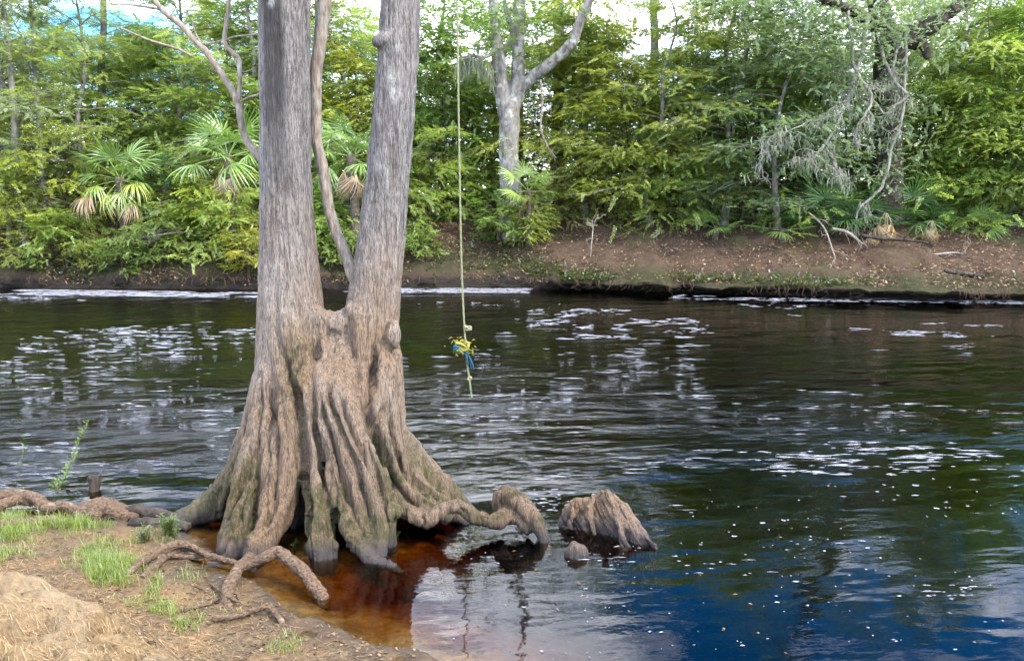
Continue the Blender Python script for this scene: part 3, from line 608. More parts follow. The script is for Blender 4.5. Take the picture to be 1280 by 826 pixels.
def make_crown(seed, H, base, spread, kind, nl, nsub, npad, pad=(.5, .5, .16), droop=.25, stems=1, r0=.16, scale=1.0, top=.35):
    """one plant's wood (trunk and limbs) and crown, as two meshes"""
    g = np.random.default_rng(seed); wood = MB(); leaf = MB(); P = []; Hd = []; Tt = []
    axes = []
    for s in range(stems):
        a = g.uniform(0, 6.28); lean = (.05 if stems == 1 else .28)*H*g.uniform(.4, 1)
        hs = H*(1 if s == 0 else g.uniform(.6, .95))
        ctl = [(0+.06*math.cos(a)*(stems > 1), .06*math.sin(a)*(stems > 1), -.35)]+[(lean*f**1.3*math.cos(a)+g.normal(0, .018*H), lean*f**1.3*math.sin(a)+g.normal(0, .018*H), hs*f) for f in (.2, .4, .6, .8, 1)]
        S = spline(ctl, 26); tz = np.linspace(0, 1, 26); rr = r0/(1 if stems == 1 else 1.7)*(1-tz*.9)*(1+.5*np.exp(-tz*16))
        wood.add(*tube(S, rr, 9)); axes.append((S, rr))
    for i in range(nl):
        S, rr = axes[i % stems]; f = base+(1-base)*((i+.5)/nl)**.9+g.normal(0, .01); f = min(max(f, .05), .985)
        j = f*25; j0 = int(j); p0 = S[j0]*(1-j+j0)+S[min(j0+1, 25)]*(j-j0)
        az = i*2.39996+g.normal(0, .35); q = (f-base)/(1-base)
        ln_ = spread*(math.sin(math.pi*min(1, .30+.62*q))**.7*(1-q)+top*q)*g.uniform(.65, 1.15)
        rise = (.18+.5*q)*ln_*g.uniform(.3, 1.1)
        d = np.array([math.cos(az), math.sin(az), 0]); sd = np.array([-d[1], d[0], 0])
        tt_ = np.linspace(0, 1, 9); bend = g.normal(0, .12)
        C = p0+np.outer(tt_*ln_, d)+np.outer(bend*ln_*tt_**2, sd)+np.outer(rise*tt_**.8*1.5-droop*ln_*tt_**2*1.4, [0, 0, 1])+g.normal(0, .02*ln_, (9, 3))*tt_[:, None]
        r1 = max(rr[j0]*.42, .012); wood.add(*tube(C, r1*(1-.85*tt_)+.004, 5))
        for k in range(nsub):
            u = .28+.72*(k+g.uniform(0, 1))/nsub; a = C[min(int(u*8), 8)]; sgn = 1 if k % 2 else -1
            dd = unit(d*g.uniform(.4, 1)+sd*sgn*g.uniform(.3, 1.1)+np.array([0, 0, g.uniform(-.25, .3)])); l2 = ln_*g.uniform(.22, .5)*(1.15-.55*u)+.15
            t5 = np.linspace(0, 1, 5); C2 = a+np.outer(t5*l2, dd)-np.outer(droop*l2*t5**2*.8, [0, 0, 1])
            wood.add(*tube(C2, .3*r1*(1-.8*t5)+.003, 4, cap=False))
            m = npad; w_ = g.uniform(.15, 1.05, m); c = a+np.outer(w_*l2, dd)-np.outer(droop*l2*w_**2*.8, [0, 0, 1])
            c = c+g.normal(0, 1, (m, 3))*np.array(pad)*min(1., .35+l2*.6)
            P.append(c); h = dd+g.normal(0, .55, (m, 3))*np.array([1, 1, .35])-np.array([0, 0, droop*.7]); Hd.append(h)
            Tt.append(np.clip(np.full(m, g.normal(.45, .17))+g.normal(0, .07, m), 0, 1))
    P = np.concatenate(P); Hd = np.concatenate(Hd); Tt = np.concatenate(Tt)
    place_sprays(leaf, TEMPL[kind], P, Hd, g.uniform(.7, 1.25, len(P))*scale, Tt, g)
    return wood, leaf
def variants(kind_name, n, fn, wmat, lmat):
    r = []
    for k in range(n):
        wd, lf = fn(k); r.append((wd.mesh('trunk', wmat), lf.mesh('crown', lmat)))
    return r
V_FEATH = variants('f', 4, lambda k: make_crown(100+k, 11+k*.9, .12, 3.6, 'feather', 34, 5, 15, (.55, .55, .16), .28, r0=.15), M['bark'], M['feather'])
V_BROAD = variants('b', 3, lambda k: make_crown(200+k, 13+k*1.2, .22, 3.8, 'broad', 30, 6, 17, (.5, .5, .3), .16, r0=.2), M['bark'], M['broad'])
V_UNDER = variants('u', 4, lambda k: make_crown(500+k, 6.5+k*.5, .06, 2.9, 'feather' if k % 2 else 'broad', 30, 5, 15, (.45, .45, .16), .26, stems=2, r0=.07, top=.45), M['twigbrown'], M['feather'])
V_BUSH = variants('s', 4, lambda k: make_crown(300+k, 2.6, .12, 1.7, 'broad', 20, 4, 12, (.28, .28, .16), .22, stems=4, r0=.045, scale=.85, top=.5), M['twigbrown'], M['broad'])
V_FBUSH = variants('g', 4, lambda k: make_crown(400+k, 3.4, .10, 2.3, 'feather', 22, 4, 12, (.4, .4, .10), .30, stems=3, r0=.05, scale=.8, top=.5), M['twigbrown'], M['feather'])

COLS = dict(yel=(.47, .50, .075), yg=(.39, .46, .095), g=(.275, .38, .08), dg=(.20, .29, .07), bg=(.28, .375, .18), gg=(.41, .48, .235), lime=(.33, .46, .08), olive=(.40, .42, .12))
def plant(name, label, cat, var, x, y, sc, colr, rz, group=None, z=None, sz=None):
    wd, lf = var
    t = thing(name, label, cat, (x, y, (Hf(x, y) if z is None else z)-.05), rz, group, sc)
    if sz: t.scale = (sc, sc, sz)
    link('trunk' if 'tree' in name else 'stem', wd, t); c = link('crown' if 'tree' in name else 'foliage', lf, t)
    j = random.uniform(.85, 1.15); k = COLS[colr]; c.color = (k[0]*j*random.uniform(.92, 1.08), k[1]*j, k[2]*j, 1)
    return t
random.seed(4)
def XU(u, Y): return float(PY(u, 250, Y)[0])

# the front row, left to right (photo column, depth)
FRONT = [
    ('tree', 'feather', 0, 10, 30.0, 1.0, 'gg', 'grey-green feathery tree at the left end of the far bank'),
    ('tree', 'feather', 1, 105, 30.6, 1.0, 'yg', 'yellow-green feathery tree behind the drooping fan palm'),
    ('tree', 'feather', 2, 225, 32.0, 1.0, 'g', 'deep green feathery tree left of the cypress, behind the yellow bush'),
    ('tree', 'broad', 0, 315, 33.0, .95, 'g', 'broad-leaved green tree hidden partly by the cypress left trunk'),
    ('tree', 'feather', 3, 430, 32.6, .95, 'yg', 'yellowish feathery tree seen between the twin cypress trunks'),
    ('tree', 'broad', 1, 545, 33.5, .9, 'lime', 'bright green tree behind the hanging rope'),
    ('tree', 'feather', 0, 730, 31.8, .92, 'yel', 'yellow-green feathery tree just right of the pale forked oak'),
    ('tree', 'feather', 2, 815, 30.2, .86, 'yg', 'low spreading feathery tree above the bare leaf-littered bank'),
    ('tree', 'feather', 1, 905, 29.8, .95, 'g', 'green feathery tree left of the lichen-draped oak'),
    ('tree', 'feather', 3, 975, 28.6, .78, 'bg', 'blue-green drooping tree beside the lichen-draped oak'),
    ('tree', 'broad', 2, 1190, 30.4, .85, 'g', 'leafy green tree right of the lichen-draped oak'),
    ('tree', 'feather', 0, 1265, 28.6, .85, 'lime', 'fresh green feathery tree at the right end of the far bank'),
]
for kind, sp, k, u, Yd, sc, cl, lab in FRONT:
    var = (V_FEATH if sp == 'feather' else V_BROAD)[k]
    plant('feathery_tree' if sp == 'feather' else 'broadleaf_tree', lab, 'tree', var, XU(u, Yd), Yd, sc, cl, random.uniform(0, 6.28), 'trees along the front of the far bank', sz=sc*.84)
# deeper rows of the wood
for i in range(46):
    row = i % 3; Yd = (35.5, 40.5, 47)[row]+random.uniform(-2, 2); x = -27+54*((i//3)+random.uniform(.1, .9))/15.4
    x *= (1, 1.15, 1.35)[row]
    u = 640+x/Yd*FPX
    sc = random.uniform(.85, 1.15)*(1, 1.02, 1.1)[row]
    if 715 < u < 880 or 500 < u < 600: sc *= .8
    feath = random.random() < .5
    var = random.choice(V_FEATH if feath else V_BROAD); cl = random.choice(['g', 'yg', 'g', 'dg', 'olive', 'lime', 'bg'])
    lab = 'feathery tree in the depth of the wood across the river' if feath else 'leafy tree in the depth of the wood across the river'
    plant('feathery_tree' if feath else 'broadleaf_tree', lab, 'tree', var, x, Yd, sc, cl, random.uniform(0, 6.28), 'feathery trees deep in the wood' if feath else 'leafy trees deep in the wood', sz=sc*.66)

BUSH = [   # u, depth from waterline, kind, variant, scale, colour, label
    (20, 1.6, 'f', 0, .85, 'yg', 'yellow-green feathery shrub at the left edge of the far bank'),
    (150, .55, 'b', 3, .62, 'g', 'green shrub hiding the stem of the drooping fan palm'),
    (112, .8, 'f', 2, .36, 'yg', 'yellow-green shrub at the waterline left of the drooping fan palm'),
    (195, .9, 'f', 1, .62, 'g', 'green feathery shrub at the waterline right of the drooping fan palm'),
    (282, .9, 'f', 3, .75, 'yg', 'yellow-green feathery shrub hiding the stem of the palm left of the cypress'),
    (425, 1.0, 'b', 2, .7, 'g', 'green shrub hiding the stem of the palm between the twin trunks'),
    (75, .9, 'b', 1, .75, 'lime', 'bright green shrub below the dead palm frond'),
    (70, 2.4, 'f', 1, 1.15, 'yel', 'yellowish feathery shrub left of the drooping fan palm'),
    (215, 1.7, 'b', 2, .8, 'g', 'dark green shrub at the foot of the drooping fan palm'),
    (262, 2.0, 'b', 3, 1.05, 'yel', 'yellow-leaved bush between the fan palm and the cypress'),
    (306, .5, 'b', 0, .60, 'yel', 'small yellow bush leaning over the water beside the cypress'),
    (395, 2.0, 'b', 1, .8, 'lime', 'lime green bush seen low between the twin trunks'),
    (440, 2.8, 'f', 2, 1.0, 'g', 'green feathery shrub under the palm between the trunks'),
    (535, 3.6, 'f', 3, 1.0, 'lime', 'bright feathery shrub right of the cypress, left of the rope'),
    (520, 1.3, 'b', 2, .55, 'g', 'small green shrub low on the bank right of the cypress'),
    (625, 2.0, 'b', 0, .74, 'g', 'round green bush overhanging the dark bank right of the rope'),
    (662, 2.2, 'b', 3, .68, 'yg', 'yellow-green bush below the pale forked oak'),
    (700, 3.6, 'f', 0, .85, 'olive', 'olive feathery shrub right of the forked oak foot'),
    (770, 4.4, 'f', 1, .95, 'yg', 'light feathery shrub on top of the bare bank'),
    (838, 4.6, 'f', 2, 1.0, 'g', 'green feathery shrub above the middle of the bare bank'),
    (900, 4.4, 'f', 3, .95, 'bg', 'grey-green drooping shrub over the row of dark stems'),
    (1000, 5.2, 'b', 1, .8, 'dg', 'dark shrub behind the small fan palmetto'),
    (1180, 5.0, 'f', 1, .95, 'lime', 'lime feathery shrub beside the straw-coloured stump'),
    (1240, 4.6, 'f', 0, 1.0, 'g', 'green feathery shrub near the right end of the bank'),
    (1282, 4.2, 'b', 2, 1.0, 'bg', 'dull green bush at the right edge of the picture'),
]
for u, off_, kd, k, sc, cl, lab in BUSH:
    off_ += .8 if u > 690 else 0
    x = XU(u, 27.5); Yd = float(bank_y(x))+off_; x = XU(u, Yd)
    plant('shrub', lab, 'shrub', (V_FBUSH if kd == 'f' else V_BUSH)[k], x, Yd, sc, cl, random.uniform(0, 6.28), 'shrubs along the far bank')

# small understory trees that screen the wood down to the bank
UNDER = [(-45, 5.0, 'yg', 'yellow-green understory tree cut by the left edge'), (35, 4.0, 'yg', 'yellow-green understory tree around the pale leaning trunk'), (150, 6.5, 'dg', 'dark understory tree right behind the drooping fan palm'), (190, 5.0, 'g', 'green understory tree between the two left fan palms'),
    (258, 4.8, 'yg', 'yellow-green understory tree over the yellow-leaved bush'), (330, 5.5, 'lime', 'lime understory tree mostly hidden by the left cypress trunk'), (385, 6.0, 'g', 'green understory tree behind the sinuous pale stem'), (455, 5.5, 'yel', 'yellowish understory tree hidden by the right cypress trunk'),
    (505, 6.2, 'g', 'green understory tree just right of the right cypress trunk'), (560, 5.8, 'lime', 'bright understory tree directly behind the swing rope'), (600, 7.6, 'g', 'green understory tree left of the forked oak trunk'), (690, 6.0, 'yg', 'yellow-green understory tree right of the forked oak trunk'),
    (750, 7.2, 'g', 'green understory tree behind the pale sapling stem'), (790, 5.4, 'yel', 'yellow understory tree over the bare litter slope'), (850, 6.2, 'yg', 'yellow-green understory tree over the leftmost dark stems'), (915, 7.0, 'bg', 'bluish understory tree behind the row of dark stems'),
    (945, 5.8, 'g', 'green understory tree above the low single palmetto'), (1010, 7.4, 'g', 'green understory tree behind the hanging lichen branches'), (1060, 8.0, 'dg', 'dark understory tree behind the massive oak left side'), (1160, 7.6, 'g', 'green understory tree right behind the massive oak'),
    (1215, 6.4, 'lime', 'lime understory tree under the tall palm with dead fans'), (1255, 5.6, 'yg', 'yellow-green understory tree near the right edge'), (1330, 5.2, 'g', 'green understory tree cut by the right edge')]
for i, (u, off_, cl, lab) in enumerate(UNDER):
    x = XU(u, 31); Yd = float(bank_y(x))+off_; x = XU(u, Yd)
    plant('understory_tree', lab, 'tree', V_UNDER[(i*3+i//4) % 4], x, Yd, random.uniform(.8, 1.12), cl, random.uniform(0, 6.28), 'understory trees across the river')
# the far wood behind, one mass
g = np.random.default_rng(17); dw = MB(); n = 5500
ux = g.uniform(-46, 46, n); uy = g.uniform(50, 60, n); uz = 2.5+np.abs(g.normal(0, 1, n))*2.6
place_sprays(dw, TEMPL['coarse'], np.stack([ux, uy, uz], -1), g.normal(0, 1, (n, 3))*np.array([1, 1, .5]), g.uniform(1.8, 3.4, n), np.clip(g.normal(.45, .2, n), 0, 1), g)
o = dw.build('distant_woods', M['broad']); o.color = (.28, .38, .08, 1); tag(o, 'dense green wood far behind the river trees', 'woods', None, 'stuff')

# undergrowth that fills the shade under the wood: one mass
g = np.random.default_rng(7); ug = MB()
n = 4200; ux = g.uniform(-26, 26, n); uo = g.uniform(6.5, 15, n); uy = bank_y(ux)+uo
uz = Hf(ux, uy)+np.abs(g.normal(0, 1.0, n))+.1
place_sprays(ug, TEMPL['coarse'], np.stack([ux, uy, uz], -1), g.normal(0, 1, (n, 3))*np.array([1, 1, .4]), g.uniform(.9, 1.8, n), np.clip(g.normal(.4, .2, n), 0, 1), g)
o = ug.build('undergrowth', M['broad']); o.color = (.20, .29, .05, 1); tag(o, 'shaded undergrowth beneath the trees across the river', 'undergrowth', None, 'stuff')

# ------------------------------------------------------------------ pale forked oak
oak = thing('forked_oak_tree', 'pale grey forked oak with hollow scar behind the rope', 'tree', tuple(PY(638, 262, 30.3)))
b = MB(); YO = 30.3
def colo(b, pts, n=26, s=12): col_px(b, pts, n, s)
colo(b, [(640, 300, YO, .62), (640, 262, YO, .48), (638, 225, YO, .40), (636, 180, YO, .38), (637, 150, YO, .38), (634, 130, YO, .36)])
colo(b, [(634, 150, YO, .28), (628, 120, YO, .28), (624, 85, YO-.1, .26), (621, 50, YO-.2, .2), (617, 10, YO-.3, .15), (612, -40, YO-.3, .12), (600, -110, YO, .06)])
colo(b, [(638, 150, YO, .27), (644, 120, YO, .27), (648, 85, YO, .25), (648, 45, YO, .24), (650, -5, YO, .22), (655, -80, YO, .18), (660, -180, YO, .1), (668, -260, YO, .04)])
colo(b, [(642, 135, YO, .22), (652, 112, YO-.1, .22), (672, 92, YO-.3, .21), (695, 74, YO-.5, .2), (716, 52, YO-.7, .2), (726, 25, YO-.8, .17), (741, -6, YO-.9, .15), (770, -60, YO-1, .1), (800, -140, YO-1, .04)])
colo(b, [(626, 70, YO, .12), (640, 45, YO+.2, .12), (632, 10, YO+.3, .10), (628, -40, YO+.4, .05)])
v, q, t = voxel_union(b, .045); e = edges_of(q, t); v = lap(v, e, 3, .5); nv = vnormals(v, q, t)
v = v+nv*(.03*fbm(v*np.array([5, 5, 1.5]), 3, 95)+.012*fbm(v*14, 2, 96))[:, None]
link('trunk', np_mesh('trunk', v-np.array(oak.location), q, t, M['palebark']), oak)

def sub_twigs(bb, S, seed, n, L, r, org, droop=.5, lev=2, curl=.3, sides=4):
    """forking twigs along a limb S (n,4)"""
    g = np.random.default_rng(seed); tips = []
    for i in range(n):
        k = g.integers(int(len(S)*.2), len(S)); p = S[k, :3]; T = unit(S[min(k+1, len(S)-1), :3]-S[k-1, :3])
        d = unit(T*.6+g.normal(0, .7, 3)-np.array([0, 0, droop*.5])); l = L*g.uniform(.4, 1.2); m = 9
        C = [p]
        for j in range(m-1):
            d = unit(d+g.normal(0, curl, 3)-np.array([0, 0, droop*.18])); C.append(C[-1]+d*l/(m-1))
        C = np.array(C); rr = min(r, S[k, 3]*.8)*(1-.8*np.linspace(0, 1, m))+.003
        bb.add(*[x if i_ else x-org for i_, x in enumerate(tube(C, rr, sides, cap=False))][:2])
        S2 = np.concatenate([C, rr[:, None]], 1); tips.append(C)
        if lev > 1: tips += sub_twigs(bb, S2, seed*7+i, 3, L*.5, r*.6, org, droop, lev-1, curl, sides)
    return tips
# twigs and hanging lichen of the forked oak, its crown above
bb = MB(); org = np.array(oak.location)
S = spline([np.append(PY(u, v, Y), r) for u, v, Y, r in [(622, 62, YO-.2, .10), (606, 72, YO-.5, .06), (590, 70, YO-.8, .05), (575, 76, YO-1, .02)]], 14); bb.add(tube(S[:, :3], S[:, 3], 6)[0]-org, tube(S[:, :3], S[:, 3], 6)[1])
tips = sub_twigs(bb, S, 5, 12, .8, .02, org, .7, 2)
bb.build('branch', M['lichen'], oak)['label'] = 'side branch bearded with pale lichen'
def lichen_beard(tips, seed, per, L, org):
    g = np.random.default_rng(seed); mb = MB()
    C = np.concatenate(tips); k = g.integers(0, len(C), per); P = C[k]+g.normal(0, .05, (per, 3)); l = g.uniform(.3, 1, per)*L
    W = g.uniform(.006, .017, per); a = g.uniform(0, 6.28, per); sd = np.stack([np.cos(a), np.sin(a), 0*a], -1)*W[:, None]
    mid = P+g.normal(0, .05, (per, 3))-np.stack([0*l, 0*l, l*.5], -1); tip = mid+g.normal(0, .05, (per, 3))-np.stack([0*l, 0*l, l*.5], -1)
    V = np.stack([P-sd*.6, P+sd*.6, mid+sd, tip, mid-sd], 1)-org
    i = np.arange(per)[:, None]*5
    mb.add(V.reshape(-1, 3), np.concatenate([i+0, i+1, i+2, i+4], 1), np.concatenate([i+4, i+2, i+3], 1), tint=.5); return mb
o = lichen_beard(tips, 3, 900, .5, org).build('hanging_lichen', M['grass'], oak); o.color = (.30, .32, .20, 1)
lf = MB(); g = np.random.default_rng(31)
cl = np.array([PY(u, v, Y) for u, v, Y in [(560, 10, 29.6), (590, 30, 29.2), (665, 20, 29.8), (700, 10, 30.5), (770, -60, 29.5), (600, -60, 30), (690, 60, 31), (608, 40, 29.5)]])
P = np.concatenate([c+g.normal(0, 1, (150, 3))*np.array([.9, .9, .5]) for c in cl]); n = len(P)
place_sprays(lf, TEMPL['broad'], P-org, g.normal(0, 1, (n, 3))*np.array([1, 1, .4]), g.uniform(.7, 1.2, n), np.clip(g.normal(.4, .16, n), 0, 1), g)
c = lf.build('crown', M['broad'], oak); c.color = (.20, .30, .07, 1)

# ------------------------------------------------------------------ big dark oak with lichen-grey hanging branches
YD = 28.3
dk = thing('dark_oak_tree', 'massive dark oak with tangled lichen-grey branches hanging over the bank', 'tree', tuple(PY(1108, 292, YD)))
org = np.array(dk.location); b = MB()
colo(b, [(1104, 330, YD, .75), (1106, 290, YD, .62), (1108, 240, YD, .52), (1109, 180, YD, .48), (1110, 120, YD, .48), (1112, 80, YD, .5), (1122, 55, YD-.1, .42), (1140, 42, YD-.2, .33), (1162, 34, YD-.3, .26), (1185, 18, YD-.3, .2), (1230, -20, YD-.2, .13), (1290, -60, YD, .08)])
colo(b, [(1110, 110, YD, .4), (1108, 60, YD+.2, .38), (1098, 10, YD+.3, .33), (1080, -60, YD+.3, .26), (1050, -160, YD+.3, .15), (1030, -240, YD+.3, .06)])
colo(b, [(1130, 52, YD-.2, .2), (1150, 55, YD-.5, .2), (1158, 66, YD-.7, .15), (1160, 74, YD-.8, .09)])
colo(b, [(1105, 40, YD, .26), (1075, 18, YD-.8, .2), (1040, 2, YD-1.5, .16), (990, -14, YD-2, .12), (930, -20, YD-2.2, .07), (880, -12, YD-2.3, .03)])
v, q, t = voxel_union(b, .05); e = edges_of(q, t); v = lap(v, e, 3, .5); nv = vnormals(v, q, t)
v = v+nv*(.06*fbm(v*np.array([4, 4, 1.5]), 3, 97)+.02*fbm(v*11, 2, 98))[:, None]
link('trunk', np_mesh('trunk', v-org, q, t, M['darkbark']), dk)
alltips = []
HANG = [
    [(1085, 20, YD-.9, .09), (1080, 55, YD-1.2, .075), (1074, 80, YD-1.4, .065), (1066, 104, YD-1.5, .055), (1058, 128, YD-1.6, .05), (1046, 144, YD-1.7, .04), (1032, 148, YD-1.8, .03), (1014, 152, YD-1.9, .02)],
    [(1102, 60, YD-.7, .07), (1108, 85, YD-1.0, .055), (1128, 112, YD-1.1, .05), (1131, 122, YD-1.1, .05), (1118, 132, YD-1.1, .045), (1104, 142, YD-1.2, .04), (1092, 126, YD-1.3, .03)],
    [(1131, 40, YD-.8, .05), (1131, 90, YD-1.0, .045), (1130, 140, YD-1.1, .05), (1118, 175, YD-1.2, .05), (1110, 205, YD-1.2, .055), (1104, 230, YD-1.3, .05), (1090, 245, YD-1.3, .045), (1075, 260, YD-1.4, .035), (1069, 280, YD-1.4, .02)],
    [(1125, 45, YD-.6, .05), (1118, 80, YD-.9, .045), (1114, 100, YD-1, .04)],
    [(1060, 8, YD-1.2, .06), (1066, 60, YD-1.5, .05), (1072, 95, YD-1.6, .05), (1090, 120, YD-1.7, .045), (1080, 145, YD-1.7, .04), (1068, 170, YD-1.7, .03), (1074, 185, YD-1.7, .015)],
    [(1055, 140, YD-1.6, .045), (1040, 165, YD-1.7, .04), (1028, 185, YD-1.8, .035), (1016, 198, YD-1.8, .03), (1010, 200, YD-1.9, .015)],
    [(1030, 175, YD-1.7, .035), (1038, 195, YD-1.7, .03), (1044, 210, YD-1.7, .025), (1060, 234, YD-1.7, .012)],
    [(1015, 150, YD-1.9, .03), (990, 162, YD-2.0, .022), (962, 172, YD-2.1, .02), (955, 195, YD-2.1, .012), (945, 210, YD-2.1, .008)],
]
for i, pts in enumerate(HANG):
    bb = MB(); S = spline([np.append(PY(u, v, Y), r) for u, v, Y, r in pts], 26)
    S[:, :3] += .05*np.stack([fbm(S[:, :3]*3+k*7, 2, i*5+k) for k in range(3)], -1)
    x = tube(S[:, :3], S[:, 3], 6); bb.add(x[0]-org, x[1], x[2])
    alltips += sub_twigs(bb, S, 40+i, 14, .85, .018, org, .5, 2, .32)
    bb.build('branch', M['lichen'], dk)['label'] = 'lichen-grey bare branch hanging from the dark oak'
o = lichen_beard(alltips, 13, 1500, .36, org).build('hanging_lichen', M['grass'], dk); o.color = (.40, .43, .33, 1)
lf = MB(); g = np.random.default_rng(33)
cl = [(1000, 20, 27), (1030, 35, 27), (960, 40, 27.2), (1060, 20, 27), (1000, 70, 27.2), (1040, 70, 27.2), (1085, 10, 27.5), (1140, 5, 27.8), (1180, 15, 28), (940, 0, 26.8), (890, -10, 26.5), (1050, -60, 28), (1100, -80, 28.5), (1230, -30, 28.5), (1270, -60, 28.5), (1010, -160, 28.5), (970, -40, 27.5), (1150, -140, 29), (1035, 165, 26.8), (1010, 155, 26.7), (975, 165, 26.5), (1060, 200, 26.8), (1025, 190, 26.6), (1085, 118, 27.2), (1120, 100, 27.4), (1090, 150, 27.2), (1118, 150, 27.4), (1095, 190, 27.2), (1122, 205, 27.4), (1100, 230, 27.2), (1140, 180, 27.4), (1065, 100, 27), (1110, 40, 27.2), (1075, 50, 27), (1040, 110, 26.8), (1160, 60, 27.6), (1150, 130, 27.6)]
P = np.concatenate([PY(u, v, Y)+g.normal(0, 1, (170 if v < 80 else 55, 3))*(np.array([.75, .7, .42]) if v < 80 else np.array([.4, .3, .3])) for u, v, Y in cl]); n = len(P)
place_sprays(lf, TEMPL['broad'], P-org, g.normal(0, 1, (n, 3))*np.array([1, 1, .5]), g.uniform(.55, 1.0, n), np.clip(g.normal(.4, .16, n), 0, 1), g)
c = lf.build('crown', M['broad'], dk); c.color = (.30, .39, .21, 1)

# slender and straight trunks seen among the leaves
def pole_tree(u0, v0, u1, v1, Yd, r, m, lab, colr='g', name='slender_tree'):
    p0 = PY(u0, v0, Yd); p1 = PY(u1, v1, Yd); zb = float(Hf(p0[0], Yd))
    t = thing(name, lab, 'tree', (p0[0], Yd, zb)); dx = (p1-p0)
    ctl = np.array([(0, 0, -.3), (dx[0]*.15, 0, (p1[2]-zb)*.3), (dx[0]*.6, .1, (p1[2]-zb)*.7), (dx[0], .1, p1[2]-zb), (dx[0]*1.4, .1, (p1[2]-zb)+3)])
    S = spline(np.concatenate([ctl, np.array([[1.2], [1], [.85], [.7], [.3]])*r], 1), 30)
    S[:, :2] += .04*np.stack([fbm(S[:, :3]*.8+k*5+u0, 2, 3+k) for k in range(2)], -1)
    bb = MB(); bb.add(*tube(S[:, :3], S[:, 3], 9)); g = np.random.default_rng(int(u0))
    sub_twigs(bb, S[8:], int(u0), 7, 1.6, r*.3, np.zeros(3), -.4, 2, .2)
    bb.build('trunk', m, t)
    lf = MB(); n = 220; P = S[-1, :3]+g.normal(0, 1, (n, 3))*np.array([1.3, 1.2, 1.0])
    place_sprays(lf, TEMPL['broad'], P, g.normal(0, 1, (n, 3)), g.uniform(.7, 1.2, n), np.clip(g.normal(.4, .16, n), 0, 1), g)
    c = lf.build('crown', M['broad'], t); c.color = (*COLS[colr], 1)
pole_tree(697, 270, 698, 0, 34, .27, M['bark'], 'straight grey trunk standing just behind the forked oak')
pole_tree(728, 270, 727, 20, 36, .13, M['bark'], 'thin grey trunk under the forked oak right limb')
pole_tree(818, 270, 818, 0, 35, .22, M['bark'], 'tall grey trunk in the wood right of the sky gap')
pole_tree(958, 270, 958, 0, 34, .27, M['bark'], 'tall pale trunk left of the lichen-draped oak')
pole_tree(30, 300, 8, 60, 29.6, .13, M['palebark'], 'pale leaning trunk at the far left of the wood', 'gg')
pole_tree(128, 290, 128, 0, 33, .16, M['palebark'], 'pale upright trunk behind the drooping fan palm', 'yg')
pole_tree(60, 300, 40, 60, 30.2, .10, M['palebark'], 'slim pale trunk next to the leaning trunk at the left', 'yg')
STEMS = [(868, .06), (884, .09), (912, .10), (926, .07), (950, .11), (968, .06), (1000, .08), (1150, .10), (1175, .07), (1232, .08), (555, .06), (575, .05), (845, .05)]
stem0 = None
for i, (u, r) in enumerate(STEMS):
    x = XU(u, 30.5); Yd = float(bank_y(x))+random.uniform(5.2, 6.6); x = XU(u, Yd)
    if stem0 is None:
        t = thing('dark_stem_tree', 'thin dark stem standing in the shade on top of the bank', 'tree', (x, Yd, float(Hf(x, Yd))), 0, 'thin dark stems in the shade')
        bb = MB(); S = spline([(0, 0, -.3, .1), (.05, .02, .8, .085), (.02, .05, 1.8, .075), (.12, .04, 3.0, .06), (.1, .1, 4.6, .04), (.2, .1, 6, .01)], 22); bb.add(*tube(S[:, :3], S[:, 3], 8))
        sub_twigs(bb, S[8:], 3, 6, 1.3, .025, np.zeros(3), -.2, 2, .22); bb.build('trunk', M['darkbark'], t)
        lf = MB(); g = np.random.default_rng(9); P = np.array([.1, .05, 4.6])+g.normal(0, 1, (160, 3))*np.array([.9, .9, .9])
        place_sprays(lf, TEMPL['broad'], P, g.normal(0, 1, (160, 3)), g.uniform(.7, 1.1, 160), np.clip(g.normal(.4, .16, 160), 0, 1), g)
        c = lf.build('crown', M['broad'], t); c.color = (*COLS['g'], 1); stem0 = t
    else:
        t = copy_tree(stem0); t.location = (x, Yd, float(Hf(x, Yd))); t.rotation_euler = (random.uniform(-.08, .08), random.uniform(-.12, .12), random.uniform(0, 6.28))
    t.scale = (r/.085, r/.085, random.uniform(.85, 1.1))

